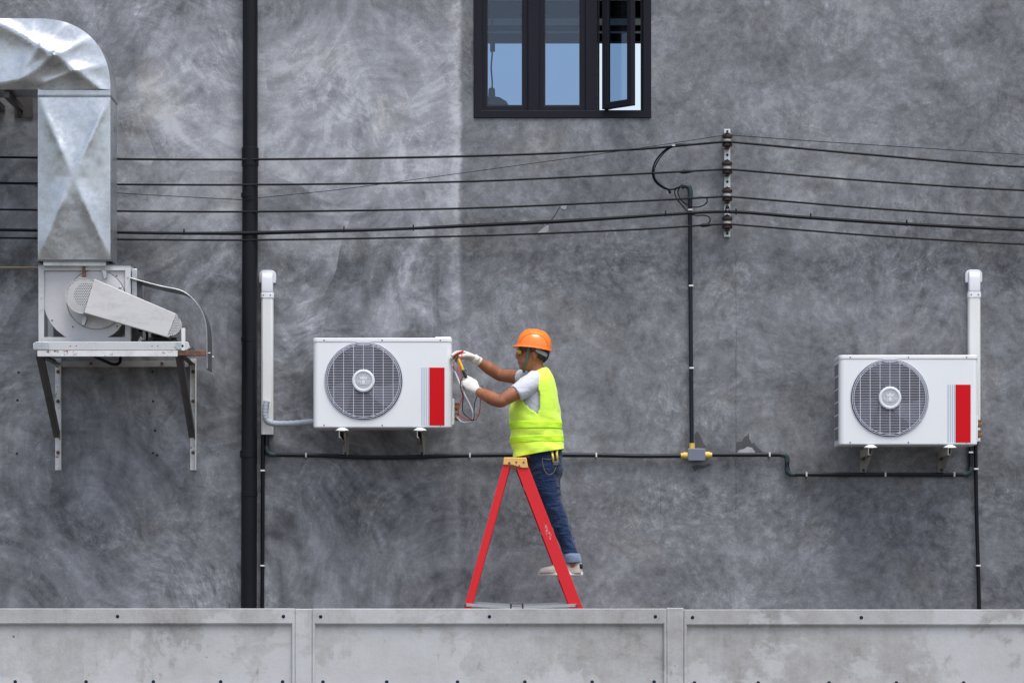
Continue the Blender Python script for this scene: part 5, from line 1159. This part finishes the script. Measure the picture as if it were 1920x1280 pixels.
HO = q(1000, 653.5); HT = Matrix.Rotation(R(9.0), 3, 'Y')
def hp(f, s_, u): return HO + HT @ Vector((-f, s_, u))            # forward, side, up
HL_F, HL_B, HWd, HH = 0.117, 0.119, 0.108, 0.129
hm = MB(); NRG = 48
def hring(t, grow=0.0, dz=0.0):
    out = []; sc_ = (1 - t ** 2.35) ** (1 / 2.35) if t < 1 else 0.02; sc_ = max(sc_, 0.02)
    for k in range(NRG):
        th = 2 * math.pi * k / NRG; c, s_ = math.cos(th), math.sin(th); rl = HL_F if c > 0 else HL_B
        ridge = 0.006 * math.exp(-(s_ * HWd * sc_ / 0.022) ** 4) * min(1, t * 3.0)
        out.append(hp((rl * sc_ + grow) * c, (HWd * sc_ + grow) * s_, HH * t + dz + ridge))
    return out
rings_ = [hring(1 - (1 - i / 16) ** 1.0) for i in range(17)]
def brim(gf, gs, gb, dz):
    out = []
    for k in range(NRG):
        th = 2 * math.pi * k / NRG; c, s_ = math.cos(th), math.sin(th); rl = HL_F if c > 0 else HL_B
        g_ = gs + (gf - gs) * max(0, c) ** 2.2 + (gb - gs) * max(0, -c) ** 2.2; out.append(hp((rl + g_) * c, (HWd + min(g_, gs * 1.6)) * s_, dz - 0.012 * max(0, c) * g_ / 0.034 + 0.0))
    return out
L_ = [hring(0.0, -0.004, 0.001), brim(0.026, 0.010, 0.010, -0.002), brim(0.030, 0.013, 0.013, -0.0015), brim(0.030, 0.013, 0.013, 0.003), brim(0.020, 0.007, 0.007, 0.006), hring(0.03, 0.002), hring(0.06, 0.001)] + rings_[2:]
hm.loft(L_, caps=False); hm.add(L_[-1], [list(range(NRG))])
hat = hm.build('hard_hat', M['helmet'], person, angle=60)
for s_ in (-1, 1):                                                  # raised side arches
    pts = []
    for i in range(15):
        a = math.pi * (0.06 + 0.88 * i / 14); f_ = 0.094 * math.cos(a); u = 0.020 + 0.075 * math.sin(a); t_ = u / HH; sc_ = (1 - t_ ** 2.35) ** (1 / 2.35); rl = (HL_F if f_ > 0 else HL_B) * sc_
        pts.append(hp(f_, s_ * (HWd * sc_ * math.sqrt(max(0.02, 1 - (f_ / rl) ** 2)) + 0.0005), u))
    MB().tube(pts, 0.0042, 8).build('shell_rib', M['helmet'], hat)
sb = MB(); 
for i in range(2): sb.tube(spline([hp(-0.02, -0.088 if i == 0 else 0.088, -0.01), hp(-0.085, -0.06 if i == 0 else 0.06, -0.03), hp(-0.112, 0, -0.035)], 6), [(0.013, 0.003)] * 13, 8, flat=(0, 0, 1))
sb.build('head_band', M['susp'], hat)
for s_ in (-1, 1):
    sp_ = spline([q(991.5, 652, s_ * 0.087), q(989.5, 664, s_ * 0.084), q(986.5, 678, s_ * 0.072), q(983, 690, s_ * 0.052), q(982, 696, s_ * 0.020), q(981.5, 697.5, 0)], 5)
    MB().tube(sp_, [(0.0085, 0.002)] * len(sp_), 8, flat=(1, 0, 0)).build('chin_strap', M['strap'], hat)

# ---- tools and leads
tw = thing('pliers', 'yellow handled pliers tucked in the back pocket of the blue jeans', 'pliers', onleg(1040, 862, 0.01))
for a in (1036, 1044):
    MB().tube(spline([onleg(a + 1, 868, -0.002), onleg(a, 858, 0.010) + Vector((0, -0.004, 0)), q(a - 1 + (a - 1040) * 0.1, 848, -0.150), q(a + 2, 840.5, -0.142)], 5), [0.006, 0.0075, 0.008, 0.006], 10).build('handle', M['yelh'], tw)
MB().box(*[v for ab in ((onleg(1036, 868).x, onleg(1046, 868).x), (onleg(1040, 868).y - 0.0, onleg(1040, 868).y + 0.012), (onleg(0, 874).z, onleg(0, 866).z)) for v in ab]).build('jaw', M['screw'], tw, bevel=0.003)
YT = -0.022
tt_ = thing('tester', 'yellow and black clamp tester gripped in the lower white glove', 'tester', q(873, 708, YT))
MB().tube(spline([q(876, 713, YT), q(872, 704, YT), q(868.5, 696, YT), q(867, 692, YT)], 4), [0.010, 0.011, 0.0095, 0.008], 12).build('grip', M['black'], tt_)
MB().tube(spline([q(868, 694, YT), q(865.5, 687, YT), q(862, 679, YT), q(859.5, 672.5, YT)], 4), [0.0095, 0.0105, 0.0095, 0.0075], 12).build('body', M['yel'], tt_)
MB().tube(spline([q(870, 697, YT - 0.01), q(873, 692, YT - 0.014), q(876, 696, YT - 0.01)], 4), 0.005, 8).build('trigger', M['box_grey'], tt_)
FY = 0.235
pr_ = thing('test_probe', 'red test probe held at the unit by the upper white glove', 'probe', q(858, 655, FY))
MB().tube([q(868, 654, FY - 0.035), q(860, 657, FY - 0.035), q(853, 661, FY - 0.025)], [0.006, 0.0075, 0.005], 10).build('handle', M['redp'], pr_)
MB().tube([q(853, 661, FY - 0.025), q(847.5, 664, FY - 0.005)], [0.004, 0.002], 8).build('tip', M['black'], pr_)
def lead(label, pts, r, mat):
    return tag(MB().tube(spline([q(a, c, d) for a, c, d in pts], 8), r, 7).build('test_lead', M[mat]), label, 'cable', None)
lead('red wire looping below the white gloves from the probe', [(868, 654, .2), (865.5, 661, .18), (862.5, 672, .16), (860, 685, .14), (861, 698, .12), (864, 712, .10), (867, 726, .10), (868, 740, .10), (863, 752, .10), (859, 766, .10), (861, 776, .10), (872, 784, .08), (888, 786.5, .06), (897, 778, .04), (900, 762, .02), (901, 748, -.04)], 0.0032, 'redp')
lead('thin black wire looping below the white gloves', [(868, 706, .02), (863, 715, .08), (864, 728, .09), (868, 742, .09), (866.5, 758, .09), (868, 771, .085), (876, 780, .07), (887, 786, .055), (888.5, 770, .03), (890, 755, .0), (895, 742, -.05)], 0.003, 'cable')
lead('pale flexible hose hanging from the unit past the gloves', [(846, 678, .30), (850, 688, .26), (856, 702, .20), (863, 720, .14), (872, 740, .12), (881, 757, .11), (886.5, 772, .10), (886, 784, .10), (878, 790, .12), (866, 788, .20), (858, 780, .32), (853, 772, .39)], 0.0052, 'hose')
lead('short red and black lead hanging at the side of the unit', [(847, 676, .32), (849, 683, .27), (852, 690, .24)], 0.004, 'redp')
